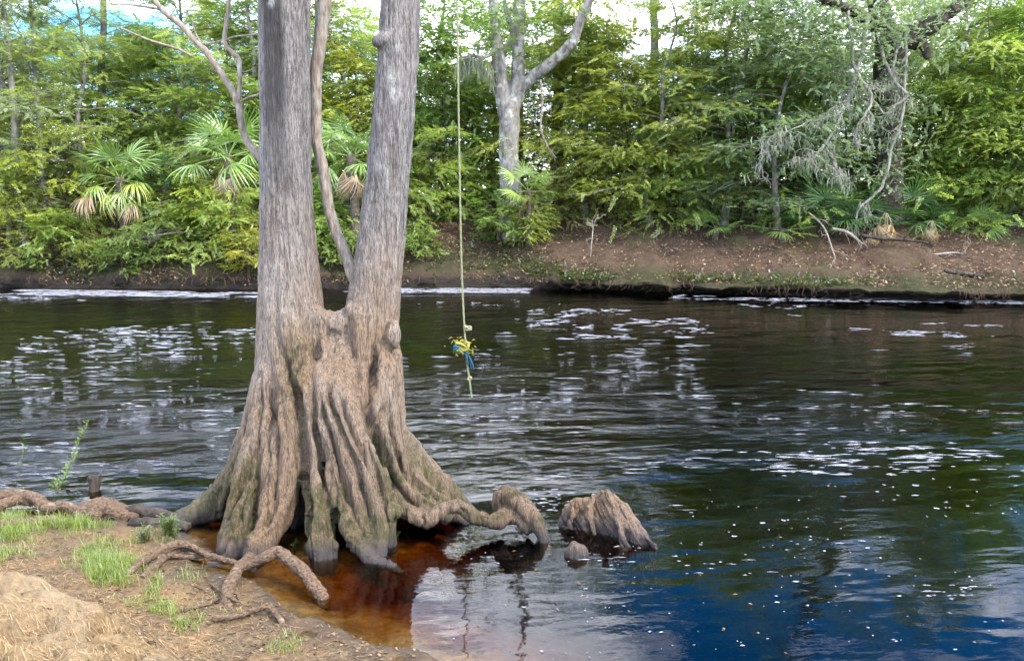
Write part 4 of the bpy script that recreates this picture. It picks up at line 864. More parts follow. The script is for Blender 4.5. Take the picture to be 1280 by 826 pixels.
# ------------------------------------------------------------------ fan palms and palmettos
def fan_mesh(seed, n=28, L=.95, arc=235, droop=.25, petiole=.9, fold=.0, m=None, name='frond', tint=.5):
    g = np.random.default_rng(seed); mb = MB()
    S = np.stack([0*np.linspace(0, 1, 6), np.linspace(0, petiole, 6), -.12*petiole*np.linspace(0, 1, 6)**2], -1)
    tb = tube(S, .014, 4, cap=False); mb.add(tb[0], tb[1], tint=.4)
    c = S[-1]; V = []; Q = []; T = []; ti = []
    for i in range(n):
        a = R(arc)*((i+.5)/n-.5)+g.normal(0, .03); l = L*(1-.22*abs(2*(i+.5)/n-1))*g.uniform(.88, 1.08)
        d = np.array([math.sin(a), math.cos(a), 0]); s = np.array([d[1], -d[0], 0])
        tw = (.45 if i % 2 else -.45); s = s*math.cos(tw)+np.array([0, 0, 1])*math.sin(tw)
        dr = droop*g.uniform(.7, 1.4)
        def pt(t): 
            f = fold*abs(math.sin(a/1.2)); return c+d*l*t*(1-.3*dr*t*t)+np.array([0, 0, -1])*(dr*l*t**2.2)-np.array([0, 0, f*l*t])
        w = [.010, .042, .034]
        k = len(V)
        for t_, w_ in zip((.03, .4, .72), w): V += [pt(t_)-s*w_/2*L, pt(t_)+s*w_/2*L]
        V.append(pt(1.0)); Q += [(k, k+1, k+3, k+2), (k+2, k+3, k+5, k+4)]; T.append((k+4, k+5, k+6)); ti.append(np.clip(tint+g.normal(0, .12), 0, 1))
    ti = np.array(ti)
    base = mb.n; mb.v.append(np.array(V)); mb.q.append(np.array(Q)+base); mb.qa.append(np.repeat(ti, 2)); mb.t.append(np.array(T)+base); mb.ta.append(ti); mb.n += len(V)
    return mb.mesh(name, m)
FAN = [fan_mesh(1, droop=.22, m=M['palm']), fan_mesh(2, droop=.40, m=M['palm']), fan_mesh(3, droop=.12, arc=255, m=M['palm']), fan_mesh(4, 30, .95, 250, .75, .8, m=M['palm'])]
DEAD = [fan_mesh(11, 22, .85, 150, .55, .5, .5, M['palm']), fan_mesh(12, 20, .8, 120, .6, .4, .6, M['palm'])]
def orient(y, z=(0, 0, 1)):
    y = unit(y); z = np.asarray(z, float); x = np.cross(y, z); x = unit(x); z = np.cross(x, y)
    return Matrix(((x[0], y[0], z[0]), (x[1], y[1], z[1]), (x[2], y[2], z[2]))).to_4x4()
def frond(parent, top, az, el, kind, sc, colr, roll=0., dead=False):
    me = (DEAD if dead else FAN)[kind % (2 if dead else 4)]
    o = link('frond', me, parent)
    d = np.array([math.cos(az)*math.cos(el), math.sin(az)*math.cos(el), math.sin(el)])
    up = np.array([-math.cos(az)*math.sin(el), -math.sin(az)*math.sin(el), math.cos(el)])
    o.matrix_local = Matrix.Translation(Vector(top)) @ orient(d, up) @ Matrix.Rotation(roll, 4, 'Y') @ Matrix.Scale(sc, 4)
    j = random.uniform(.8, 1.2); o.color = (colr[0]*j, colr[1]*j, colr[2]*j, 1)
    if dead: o['label'] = 'dry brown dead frond'
    return o
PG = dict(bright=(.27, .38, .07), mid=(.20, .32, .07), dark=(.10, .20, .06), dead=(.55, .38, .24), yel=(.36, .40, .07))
def palm(label, u, v, Yd, nf, ndead, colr, sc=1.0, trunk_r=.14, sd=0, el=(-.35, 1.2), z0=None, name='fan_palm', group='fan palms and palmettos on the far bank'):
    random.seed(sd); p = PY(u, v, Yd); zb = float(Hf(p[0], Yd)) if z0 is None else z0; top = (0, 0, max(p[2]-zb, .05))
    t = thing(name, label, 'palm', (p[0], Yd, zb-.05), 0, group)
    if top[2] > .3:
        bb = MB(); zz = np.linspace(-.3, top[2]+.1, 16); S = np.stack([.03*np.sin(zz*1.1), .02*np.cos(zz), zz], -1)
        bb.add(*tube(S, trunk_r*(1+.12*np.cos(np.arange(16)*3.1)), 10)); bb.build('trunk', M['palmtrunk'], t)
    for i in range(nf):
        e = el[0]+(el[1]-el[0])*(i+.5)/nf; frond(t, top, i*2.4+random.uniform(-.3, .3)+sd, e+random.uniform(-.15, .15), 3 if e < -.1 else random.choice([0, 1, 2]), sc*random.uniform(.85, 1.1), PG[colr], random.uniform(-.5, .5))
    for i in range(ndead):
        frond(t, (0, 0, top[2]-.1), i*2.2+.6+sd, random.uniform(-1.25, -.75), i, sc*random.uniform(.85, 1.1), PG['dead'], random.uniform(-.4, .4), True)
    return t, top
t, top = palm('fan palm with bright drooping fronds and dry brown fronds leaning to the water', 150, 224, 28.5, 9, 1, 'mid', 1.0, .16, 3, (.25, 1.3))
random.seed(12)
for az, el, k, s, cl in [(-2.75, -.12, 3, .95, 'bright'), (-.55, -.05, 3, .95, 'yel'), (-2.05, -.62, 3, .95, 'yel'), (-1.1, -.5, 3, .95, 'bright'), (-.2, .05, 3, .85, 'bright')]:
    frond(t, top, az, el, k, s, PG[cl])
frond(t, (-.45, -.2, top[2]-.25), -2.8, -.25, 0, 1.2, PG['dead'], 0, True); frond(t, (-.4, -.3, top[2]-.3), -2.4, -.35, 1, 1.15, PG['dead'], .3, True); frond(t, (.3, -.3, top[2]-.4), -.6, -.7, 1, 1.0, PG['dead'], 0, True)
palm('fan palm with wide upright fans just left of the cypress', 285, 195, 28.6, 13, 3, 'mid', 1.2, .15, 5, (-.3, 1.25))
palm('fan palm with dry brown skirt seen between the twin trunks', 440, 195, 28.2, 15, 6, 'mid', 1.15, .16, 7, (-.3, 1.25))
palm('small light fan palm beside the foot of the forked oak', 660, 238, 29.2, 9, 1, 'bright', .8, .1, 8)
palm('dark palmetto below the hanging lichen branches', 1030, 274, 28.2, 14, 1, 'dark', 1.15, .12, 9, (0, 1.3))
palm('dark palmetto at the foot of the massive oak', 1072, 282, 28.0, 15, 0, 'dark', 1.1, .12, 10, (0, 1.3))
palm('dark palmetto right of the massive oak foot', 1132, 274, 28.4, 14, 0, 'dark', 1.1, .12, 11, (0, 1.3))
palm('low single palmetto on the leaf litter near the dark stems', 978, 287, 27.6, 6, 0, 'mid', .75, .1, 12, (-.1, .6))
palm('tall fan palm with dead brown fans near the right side', 1210, 120, 31.5, 13, 5, 'mid', 1.15, .15, 13, (-.2, 1.2))
palm('tall fan palm behind the massive oak', 1165, 88, 32.5, 14, 2, 'mid', 1.1, .15, 14, (-.2, 1.2))
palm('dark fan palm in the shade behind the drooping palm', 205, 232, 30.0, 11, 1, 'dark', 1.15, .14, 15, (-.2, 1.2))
palm('small palmetto beside the leftmost dark stem', 895, 285, 28.6, 6, 1, 'mid', .7, .1, 17, (0, 1.0))
palm('low palmetto under the right-hand shrubs', 1215, 285, 27.6, 7, 1, 'mid', .8, .1, 18, (0, 1.1))
# dry straw-like skirts and stump on the right bank
def dry_skirt(label, u, v, Yd, n, h):
    p = PY(u, v, Yd); zb = float(Hf(p[0], Yd)); t = thing('dead_palm', label, 'dead palm', (p[0], Yd, zb-.05), 0, 'dry dead palms on the right bank')
    bb = MB(); bb.add(*tube(np.array([(0, 0, -.2), (.01, 0, h*.5), (0, .0, h*.93)]), [.14, .09, .03], 9)); bb.build('trunk', M['palmtrunk'], t)
    for i in range(n):
        o = frond(t, (.04*math.cos(i*2.4), .04*math.sin(i*2.4), h), i*2.4, -.95-.1*(i % 4), i, .62*h/.8, PG['dead'], 0, True); o.color = (.42, .29, .14, 1)
dry_skirt('straw-coloured dead palm stump left of the right-hand shrubs', 1163, 290, 26.9, 9, .75)
dry_skirt('dry brown palm hanging in tatters under the massive oak', 1106, 285, 26.8, 8, 1.1)
dry_skirt('narrow dry brown tuft left of the tattered dry palm', 1092, 295, 26.7, 5, .7)

# ------------------------------------------------------------------ leaf litter, bank weeds, fallen wood on the far bank
g = np.random.default_rng(55); lt = MB(); n = 26000
lx = g.uniform(-20, 18, n); lo = .1+g.uniform(0, 1, n)**1.1*7; ly = bank_y(lx)+lo; lz = Hf(lx, ly)+g.uniform(.0, .12, n)
a = g.uniform(0, 6.28, n); l = g.uniform(.05, .13, n); wv = l*g.uniform(.35, .6, n)
d = np.stack([np.cos(a), np.sin(a), g.normal(0, .45, n)], -1); s = unit(np.cross(d, unit(np.array([0, 0, 1.])+g.normal(0, .5, (n, 3)))))
p = np.stack([lx, ly, lz], -1); V = np.stack([p-d*l[:, None]/2, p+s*wv[:, None]/2, p+d*l[:, None]/2, p-s*wv[:, None]/2], 1)
lt.add(V.reshape(-1, 3), np.arange(n*4).reshape(-1, 4), tint=np.clip(g.normal(.45, .25, n), 0, 1)); tag(lt.build('leaf_litter', M['deadleaf']), 'fallen brown leaves covering the far bank', 'leaf litter', None, 'stuff')
g = np.random.default_rng(57); wd = MB(); n = 5200
wx = np.concatenate([g.uniform(-20, 2, n//2), g.uniform(.5, 18, n//2)]); wo = np.concatenate([g.uniform(.05, 2.2, n//2), np.abs(g.normal(.25, .35, n//2))])
keep = fbm(np.stack([wx*.8, wo*1.4, 0*wx], -1), 3, 5) > -.05; wx, wo = wx[keep], wo[keep]; n = len(wx)
wy = bank_y(wx)+wo; P = np.stack([wx, wy, Hf(wx, wy)+.03], -1)
place_sprays(wd, TEMPL['broad'], P, g.normal(0, 1, (n, 3))*np.array([1, 1, .2])+np.array([0, -.3, .5]), g.uniform(.3, .75, n), np.clip(g.normal(.45, .2, n), 0, 1), g)
o = wd.build('bank_weeds', M['broad']); o.color = (.085, .115, .025, 1); tag(o, 'low weeds and moss tufts along the far waterline', 'weeds', None, 'stuff')
FALLEN = [('fallen pale branch lying across the right bank', [(1128, 327, 25.6, .03), (1150, 322, 25.7, .045), (1172, 318, 25.8, .04), (1195, 316, 25.9, .03), (1208, 320, 25.9, .012)]),
          ('curved bare branch lying under the massive oak', [(1040, 286, 26.5, .05), (1058, 290, 26.3, .05), (1075, 302, 26.0, .03)]),
          ('bare leaning stick on the bank below the small palmetto', [(1010, 265, 27.0, .03), (1030, 285, 26.6, .03), (1044, 322, 25.6, .02)]),
          ('thin pale sapling stem standing on the bare bank', [(738, 322, 26.9, .02), (740, 300, 27, .02), (742, 282, 27.1, .015), (748, 268, 27.1, .01)]),
          ('long dark log at the foot of the massive oak', [(1075, 294, 26.4, .06), (1100, 298, 26.3, .06), (1130, 300, 26.2, .05), (1158, 303, 26.1, .03)]),
          ('mossy log on the right bank near the waterline', [(1180, 342, 24.9, .06), (1200, 345, 24.8, .08), (1230, 350, 24.6, .06)]),
          ('tangle of dead twigs below the drooping fan palm', [(160, 300, 27.9, .03), (185, 296, 27.8, .03), (210, 292, 27.9, .03), (232, 290, 28, .015)]),
          ('crooked vine hanging right of the forked oak', [(676, 100, 29, .03), (678, 130, 29, .03), (676, 160, 29, .035), (684, 182, 29, .03), (695, 198, 29, .015)])]
for i, (lab, pts) in enumerate(FALLEN):
    S = spline([np.append(PY(*q_[:3]), q_[3]) for q_ in pts], 20)
    if i not in (3, 7): S[:, 2] = np.maximum(S[:, 2], Hf(S[:, 0], S[:, 1])+.02)
    bb = MB(); bb.add(*tube(S[:, :3], S[:, 3], 7)); sub_twigs(bb, S, 70+i, 14 if i in (0, 6) else 5, .6, .012, np.zeros(3), .1 if i != 6 else -.1, 2, .3)
    nm = 'sapling' if i == 3 else 'vine' if i == 7 else 'log' if i in (4, 5) else 'fallen_branch'
    tag(bb.build(nm, M['darkbark'] if i in (4, 5) else M['paletwig']), lab, nm.replace('_', ' '))
g = np.random.default_rng(61); bt = MB()
for k in range(420):
    x_ = g.uniform(-20, 18); o_ = g.uniform(.1, 5.5); l_ = g.uniform(.15, .9)*g.uniform(.4, 1); a_ = g.uniform(0, 6.28); tl = np.linspace(-.5, .5, 6)
    C = np.stack([x_+tl*l_*math.cos(a_), bank_y(x_)+o_+tl*l_*math.sin(a_)+g.normal(0, .02, 6), 0*tl], -1); C[:, 1] = np.maximum(C[:, 1], bank_y(C[:, 0])+.03); C[:, 2] = Hf(C[:, 0], C[:, 1])+.05+np.abs(g.normal(0, .03, 6))
    bt.add(*tube(C, g.uniform(.005, .014), 4, cap=False)[:2])
for k in range(260):                                   # rootlets that hang from the undercut edge
    x_ = g.uniform(.5, 18) if k % 3 else g.uniform(-20, 1); y_ = float(bank_y(x_)); z_ = .34; l_ = g.uniform(.1, .34)
    C = np.array([(x_, y_+.05, z_+.05), (x_+g.normal(0, .04), y_-.06, z_-.02), (x_+g.normal(0, .08), y_-.08+g.normal(0, .04), z_-l_*.6), (x_+g.normal(0, .12), y_-.05+g.normal(0, .05), max(z_-l_, .0))]); bt.add(*tube(C, [.012, .01, .007, .003], 4, cap=False)[:2])
tag(bt.build('bank_twigs', M['twigbrown']), 'dead twigs and hanging rootlets on the far bank', 'twigs', None, 'stuff')
# ------------------------------------------------------------------ cypress knees and stump in the water
def knee(name, label, cat, cols, vox, seed, m=M['cypress']):
    b = MB(); P = [PY(*c[0][:3]) for c in cols]
    for c in cols: col_px(b, c, 26, 14)
    v, q, t = voxel_union(b, vox); e = edges_of(q, t); v = lap(v, e, 3, .5); nv = vnormals(v, q, t)
    v = v+nv*(.014*fbm(v*np.array([14, 14, 3]), 3, seed)+.005*fbm(v*np.array([40, 40, 8]), 2, seed+1))[:, None]
    c = v.mean(0); c[2] = 0; me = np_mesh(name, v-c, q, t, m); me.materials[0] = m
    vattr(me, 'moss', np.zeros(len(v))); vattr(me, 'rust', np.zeros(len(v))); vattr(me, 'dark', np.zeros(len(v)))
    o = link(name, me); o.location = c; return tag(o, label, cat)
YK = 6.9
def stump():
    st = [((700, 646), (701, 658), .05), ((706, 630), (708, 660), .10), ((718, 621), (722, 663), .16), ((733, 620), (738, 664), .20), ((746, 616), (752, 666), .2), ((755, 609), (764, 669), .19), ((764, 620), (776, 673), .18), ((777, 631), (787, 677), .16), ((790, 647), (798, 680), .14), ((804, 663), (810, 682), .10), ((818, 680), (822, 686), .05)]
    n = 14; V = []
    for i, ((ru, rv), (fu, fv), th) in enumerate(st):
        f = PZ(fu, fv, 0.); r = PY(ru, rv, f[1]+th*1.0); bk = np.array([r[0], r[1]+th*.9, 0.]); fb = f+np.array([0, .02, -.35]); bb_ = bk+np.array([0, 0, -.35])
        bulge = f*.5+r*.5+np.array([0, -.25*th, .02]); bulge2 = bk*.5+r*.5+np.array([0, .15*th, 0])
        V.append(spline(np.array([fb, f, bulge, r, bulge2, bk, bb_]), n))
    V = np.array(V); g = np.random.default_rng(5); m = len(V)
    U = np.linspace(0, m-1.001, 44); i0 = U.astype(int); fr_ = (U-i0)[:, None, None]; V = V[i0]*(1-fr_)+V[np.minimum(i0+1, m-1)]*fr_; m = 44
    Q = grid_quads(m, n); b_ = MB(); b_.add(V.reshape(-1, 3), Q, None)
    idx = np.arange(n); c0 = V[0].mean(0); c1 = V[-1].mean(0); nb = m*n
    loopq = np.stack([np.arange(m-1)*n, np.arange(m-1)*n+n-1, np.arange(1, m)*n+n-1, np.arange(1, m)*n], -1)
    caps = np.concatenate([[(k, nb, k+1) for k in range(n-1)]+[(n-1, nb, 0)], [((m-1)*n+k+1, nb+1, (m-1)*n+k) for k in range(n-1)]+[((m-1)*n, nb+1, (m-1)*n+n-1)]])
    b_ = MB(); b_.add(np.concatenate([V.reshape(-1, 3), [c0, c1]]), np.concatenate([Q, loopq]), caps)
    for pts in ([(757, 613, 6.98, .03), (768, 640, 6.84, .035), (776, 660, 6.72, .035), (782, 690, 6.6, .04)], [(760, 616, 7.0, .03), (780, 634, 6.92, .035), (800, 660, 6.74, .035), (820, 690, 6.6, .03)], [(722, 624, 7.0, .03), (716, 642, 6.94, .03), (712, 662, 6.9, .03)], [(740, 620, 7.0, .03), (738, 645, 6.84, .025), (744, 668, 6.78, .02)]): col_px(b_, pts, 20, 10)
    v, q, t = voxel_union(b_, .0095); e = edges_of(q, t); v = lap(v, e, 1, .5); nv = vnormals(v, q, t)
    along = v[:, 0]*.9+v[:, 2]*.55; P = np.stack([along*26, v[:, 1]*9, v[:, 2]*2.5], -1)
    d = -.018*sstep(.25, .0, np.abs(fbm(P*.55, 2, 61)))+.010*fbm(P*1.6, 3, 62)+.016*fbm(v*7, 3, 63)
    v = v+nv*d[:, None]; c = v.mean(0); c[2] = 0; me = np_mesh('cypress_stump', v-c, q, t, M['cypress'])
    for k in ('moss', 'rust', 'dark'): vattr(me, k, np.zeros(len(v)))
    o = link('cypress_stump', me); o.location = c; tag(o, 'big jagged weathered root stump rising alone from the water right of the cypress', 'stump')
stump()
knee('cypress_knee', 'small round cypress knee in the water before the big stump', 'cypress knee', [
    [(719, 712, 6.45, .10), (719, 694, 6.42, .085), (720, 684, 6.42, .07), (722, 679, 6.42, .05)], [(710, 702, 6.42, .05), (712, 692, 6.4, .045), (715, 684, 6.4, .04)], [(728, 704, 6.42, .05), (727, 690, 6.42, .05), (724, 682, 6.42, .04)]], .008, 103)
knee('cypress_knee', 'dark upright cypress knee standing in the river at the left', 'cypress knee', [
    [(118, 625, 7.95, .055), (118, 610, 7.95, .05), (119, 598, 7.95, .045), (116, 594, 7.95, .03)], [(113, 602, 7.95, .035), (114, 596, 7.93, .03)], [(121, 604, 7.95, .03), (122, 594, 7.97, .02)]], .007, 105, M['darkbark'])

# ------------------------------------------------------------------ roots on the near bank
def root_obj(name, label, cat, strands, seed, parent=None, m=M['root'], vox=.0075):
    b = MB()
    for pts in strands:
        W = []
        for u, v_, dz, r in pts:
            q_ = on_ground(u, v_); q_ = PZ(u, v_, max(q_[2], 0.)+dz); W.append(np.append(q_, r))
        S = spline(W, 44); S[:, :3] += .008*np.stack([fbm(S[:, :3]*9+k*3.3, 2, seed+k) for k in range(3)], -1)
        b.add(*tube(S[:, :3], np.maximum(S[:, 3], .004), 12))
    v, q, t = voxel_union(b, vox); e = edges_of(q, t); v = lap(v, e, 2, .5); nv = vnormals(v, q, t)
    v = v+nv*(.007*fbm(v*10, 3, seed)+.004*fbm(v*45, 3, seed+5)-.006*sstep(.15, 0, np.abs(fbm(v*np.array([9, 20, 26]), 2, seed+9))))[:, None]
    if parent is not None:
        return link(name, np_mesh(name, v-np.array(parent.location), q, t, m), parent)
    c = v.mean(0); c[2] = v[:, 2].min(); o = link(name, np_mesh(name, v-c, q, t, m)); o.location = c; return tag(o, label, cat)
ro = root_obj('root', None, None, [
    [(322, 690, .02, .035), (308, 700, .08, .04), (296, 712, .12, .045), (288, 730, .08, .047), (284, 748, .03, .045), (288, 765, -.02, .035)],
    [(306, 708, .09, .04), (330, 698, .16, .045), (347, 690, .20, .052), (365, 702, .16, .052), (385, 722, .09, .052), (400, 742, .02, .05), (404, 762, -.10, .045)],
    [(284, 742, .02, .025), (276, 756, .0, .02), (262, 770, -.02, .014)], [(292, 730, .03, .02), (300, 748, .0, .018), (310, 760, -.02, .01)]], 111, tree)
ro['label'] = 'arched root looping over the wet sand into the pool'
ro = root_obj('root', None, None, [
    [(318, 712, .04, .022), (290, 702, .05, .026), (262, 694, .07, .028), (240, 684, .10, .030), (222, 680, .12, .038), (200, 690, .10, .042), (178, 702, .05, .04), (158, 716, .0, .035)],
    [(252, 690, .06, .022), (236, 686, .06, .026), (216, 690, .06, .03), (198, 704, .04, .033), (178, 722, .0, .03)],
    [(200, 700, .04, .026), (192, 712, .02, .024), (186, 722, -.01, .018)], [(258, 694, .03, .02), (238, 696, .03, .022), (215, 694, .04, .022)], [(186, 714, .02, .018), (196, 724, -.01, .014), (196, 732, -.02, .01)]], 113, tree)
ro['label'] = 'pale bundled root lying across the wet grass'
root_obj('exposed_root', 'crooked brown root lying on the sand in front of the arched root', 'root', [
    [(268, 774, .02, .022), (290, 770, .04, .026), (312, 764, .05, .026), (330, 757, .06, .026), (338, 758, .05, .024), (346, 768, .02, .02), (356, 780, -.02, .015)], [(318, 764, .03, .012), (312, 772, .0, .01)]], 115)
root_obj('exposed_root', 'thin half-buried root end between the grass and the arched root', 'root', [[(228, 762, .0, .018), (245, 758, .02, .02), (262, 754, .02, .018), (272, 748, .0, .012)]], 116)
root_obj('exposed_root', 'long weathered root lying along the water at the left edge', 'root', [
    [(-60, 634, .06, .06), (-20, 624, .10, .06), (20, 618, .12, .062), (45, 624, .11, .06), (60, 634, .05, .055), (80, 632, .05, .05), (98, 638, .02, .045)], [(-40, 646, .03, .05), (0, 632, .10, .052), (22, 624, .10, .05), (40, 628, .07, .045)],
    [(-40, 660, .02, .05), (10, 655, .03, .055), (45, 652, .03, .05), (70, 648, .0, .04)]], 117, vox=.010)
root_obj('exposed_root', 'knotted brown root hump at the edge of the grass', 'root', [
    [(95, 648, .0, .06), (108, 640, .05, .085), (128, 634, .09, .095), (145, 640, .07, .08), (160, 648, .01, .05)], [(100, 634, .02, .045), (128, 630, .10, .06), (150, 636, .06, .055), (170, 648, .0, .04)], [(120, 640, .06, .06), (116, 650, .02, .07)]], 119, vox=.010)
root_obj('exposed_root', 'dark mossy roots between the root hump and the cypress foot', 'root', [
    [(158, 640, .05, .05), (172, 636, .06, .05), (190, 642, .05, .05), (205, 642, .05, .045), (225, 648, .04, .05)], [(165, 652, .02, .05), (190, 654, .02, .05), (212, 652, .03, .055), (236, 660, .0, .05)]], 121, m=M['darkbark'], vox=.010)
root_obj('stick', 'thin straight stick lying on the pale sand mound', 'stick', [[(50, 756, .012, .006), (80, 766, .012, .007), (120, 776, .012, .007), (165, 782, .012, .005)]], 123, vox=.004)
root_obj('stick', 'thin stick leaning against the arched root', 'stick', [[(262, 728, .03, .007), (280, 742, .06, .008), (300, 752, .03, .007), (318, 760, .01, .005)]], 125, vox=.004)

# ------------------------------------------------------------------ rope swing
rope = thing('rope_swing', 'knotted pale rope hanging over the river, yellow and blue knot near its end', 'rope', tuple(rt))
org = np.array(rope.location)
def rope_mat(name, c): return plain_mat(name, c, .75, .4, 60)
MR = dict(pale=rope_mat('pale_rope', (.30, .34, .14)), cream=rope_mat('cream_rope', (.42, .41, .25)), yellow=rope_mat('yellow_rope', (.45, .40, .08)), blue=rope_mat('blue_rope', (.02, .12, .20)))
RP = [(569.5, -400), (570.5, -100), (571.5, 0), (573, 120), (575, 240), (577, 330), (580, 400), (582, 430), (584, 455), (587, 475), (588.5, 488), (590, 497)]
S = spline([PY(u, v, RY) for u, v in RP], 800); seg = np.concatenate([[0], np.cumsum(np.linalg.norm(np.diff(S, axis=0), axis=1))])
def strand(ph, hr, r, i0, i1, m, name, pitch=.085):
    P = S[i0:i1]; th = seg[i0:i1]/pitch*2*np.pi+ph
    C = P+np.stack([np.cos(th)*hr, np.sin(th)*hr, 0*th], -1)-org
    bb = MB(); bb.add(*tube(C, r, 6)); return bb.build(name, m, rope)
for k in range(3): strand(k*2.094, .0058, .0055, 0, 800, MR['cream'] if k < 2 else MR['pale'], 'strand')
def knot(c, size, r, turns, m, name, seed, lab=None):
    t = np.linspace(0, 1, 70); g = np.random.default_rng(seed); ph = g.uniform(0, 6.28, 3)
    C = np.stack([np.sin(t*turns*6.28+ph[0])*size[0], np.cos(t*turns*6.28*.83+ph[1])*size[1], np.sin(t*turns*6.28*1.31+ph[2])*size[2]], -1)+np.asarray(c)-org
    bb = MB(); bb.add(*tube(C, r, 7)); o = bb.build(name, m, rope)
    if lab: o['label'] = lab
    return o
knot(PY(584.5, 410, RY), (.038, .025, .02), .009, 3.2, MR['cream'], 'knot', 1, 'upper pale knot')
knot(PY(578, 433, RY), (.070, .045, .042), .013, 5.3, MR['yellow'], 'knot', 2, 'large yellow tangled knot')
knot(PY(573, 438, RY), (.05, .04, .03), .012, 3.1, MR['pale'], 'knot', 4)
knot(PY(571, 435, RY-.04), (.03, .03, .025), .012, 2.3, MR['blue'], 'knot', 5, 'blue cord woven into the yellow knot')
knot(PY(587, 473, RY), (.016, .016, .016), .009, 2.3, MR['cream'], 'knot', 3, 'small lower knot')
bb = MB()
for (u0, v0, u1, v1) in [(580, 438, 584, 455), (584, 440, 589, 460), (586, 445, 592, 462)]:
    P = spline([PY(u0, v0, RY-.03), PY((u0+u1)/2+1, (v0+v1)/2, RY-.03), PY(u1, v1, RY-.02)], 10)-org; bb.add(*tube(P, .010, 6))
bb.build('loose_cord', MR['blue'], rope)['label'] = 'blue cord ends trailing below the knot'
strand(1.1, .011, .0045, 705, 752, MR['blue'], 'strand', .06)['label'] = 'blue strand wound round the rope below the knot'
bb = MB(); g = np.random.default_rng(8)
for i in range(110):
    c = PY(578+g.normal(0, 7), 433+g.normal(0, 5), RY-.03)-org; d = g.normal(0, 1, 3); d = d/np.linalg.norm(d)*g.uniform(.02, .05)
    bb.add(*tube(np.array([c, c+d*.6, c+d+np.array([0, 0, -.01])]), [.006, .005, .002], 4))
bb.build('frayed_ends', MR['yellow'], rope)['kind'] = 'stuff'

# ------------------------------------------------------------------ grass, weeds, straw on the near bank
def blades(mb, P, hgt, wid, lean, rng, tint):
    n = len(P)
    if n == 0: return
    a = rng.uniform(0, 6.28, n); d = np.stack([np.cos(a), np.sin(a), 0*a], -1); s = np.stack([-np.sin(a), np.cos(a), 0*a], -1)*wid[:, None]/2
    up = np.array([0, 0, 1.]); le = rng.uniform(.2, 1, n)*lean
    p1 = P+up*(hgt*.5)[:, None]+d*(hgt*le*.25)[:, None]; p2 = P+up*(hgt*.85)[:, None]+d*(hgt*le*.65)[:, None]; p3 = P+up*(hgt*(1-.25*le))[:, None]+d*(hgt*le)[:, None]
    V = np.stack([P-s, P+s, p1+s, p1-s, p2+s*.7, p2-s*.7, p3], 1); i = np.arange(n)[:, None]*7
    mb.add(V.reshape(-1, 3), np.concatenate([np.concatenate([i, i+1, i+2, i+3], 1), np.concatenate([i+3, i+2, i+4, i+5], 1)]), np.concatenate([i+5, i+4, i+6], 1))
    t_ = np.asarray(tint); mb.qa[-1] = np.concatenate([t_, t_]); mb.ta[-1] = t_
g = np.random.default_rng(77); gr = MB()
def grass_zone(poly, n, h, clump=.05, thr=-.05, w=.006):
    P = np.asarray(poly, float); lo, hi = P.min(0), P.max(0)
    u = g.uniform(lo[0], hi[0], n); v = g.uniform(lo[1], hi[1], n); k = poly_sd(u, v, P)+8*fbm(np.stack([u*.05, v*.07, 0*u], -1), 3, 12) > 0; u, v = u[k], v[k]
    q_ = on_ground(u, v); k = (fbm(q_*np.array([3.4, 3.4, 0]), 3, 15)+.42*g.normal(0, 1, len(q_)) > thr) & (q_[:, 2] > .005); q_ = q_[k]
    n = len(q_); cl = .65+.5*fbm(q_*np.array([2.2, 2.2, 0]), 2, 19)
    blades(gr, q_-np.array([0, 0, .01]), g.uniform(.25, 1.15, n)**1.3*h*np.clip(cl, .3, 1.5), g.uniform(.5, 1.2, n)*w*.55, 1.2, g, np.clip(g.normal(.5, .3, n), 0, 1))
grass_zone([(-60, 640), (60, 645), (120, 655), (200, 655), (225, 672), (215, 690), (150, 700), (110, 712), (-60, 690)], 17000, .12, thr=.16)
grass_zone([(100, 690), (160, 690), (190, 715), (205, 745), (230, 765), (215, 778), (175, 765), (130, 735), (100, 715)], 14000, .11, thr=-.02)
grass_zone([(-60, 640), (40, 645), (100, 650), (170, 655), (130, 672), (60, 668), (-60, 670)], 6000, .15, thr=.25)
grass_zone([(220, 770), (255, 770), (262, 790), (230, 795)], 500, .07, thr=.1)
grass_zone([(330, 795), (375, 790), (378, 815), (335, 818)], 350, .07, thr=.15); grass_zone([(278, 795), (302, 795), (300, 820), (280, 820)], 180, .06, thr=-.3)
grass_zone([(225, 705), (262, 712), (262, 728), (228, 722)], 420, .08, thr=.0); grass_zone([(338, 700), (358, 712), (352, 724), (336, 722)], 90, .07, thr=-.5)
grass_zone([(-60, 660), (230, 660), (330, 745), (300, 800), (150, 770), (60, 700), (-60, 700)], 5000, .06, thr=.35)
o = gr.build('grass', M['grass']); o.color = (.24, .32, .045, 1); tag(o, 'fresh green grass on the near bank', 'grass', None, 'stuff')
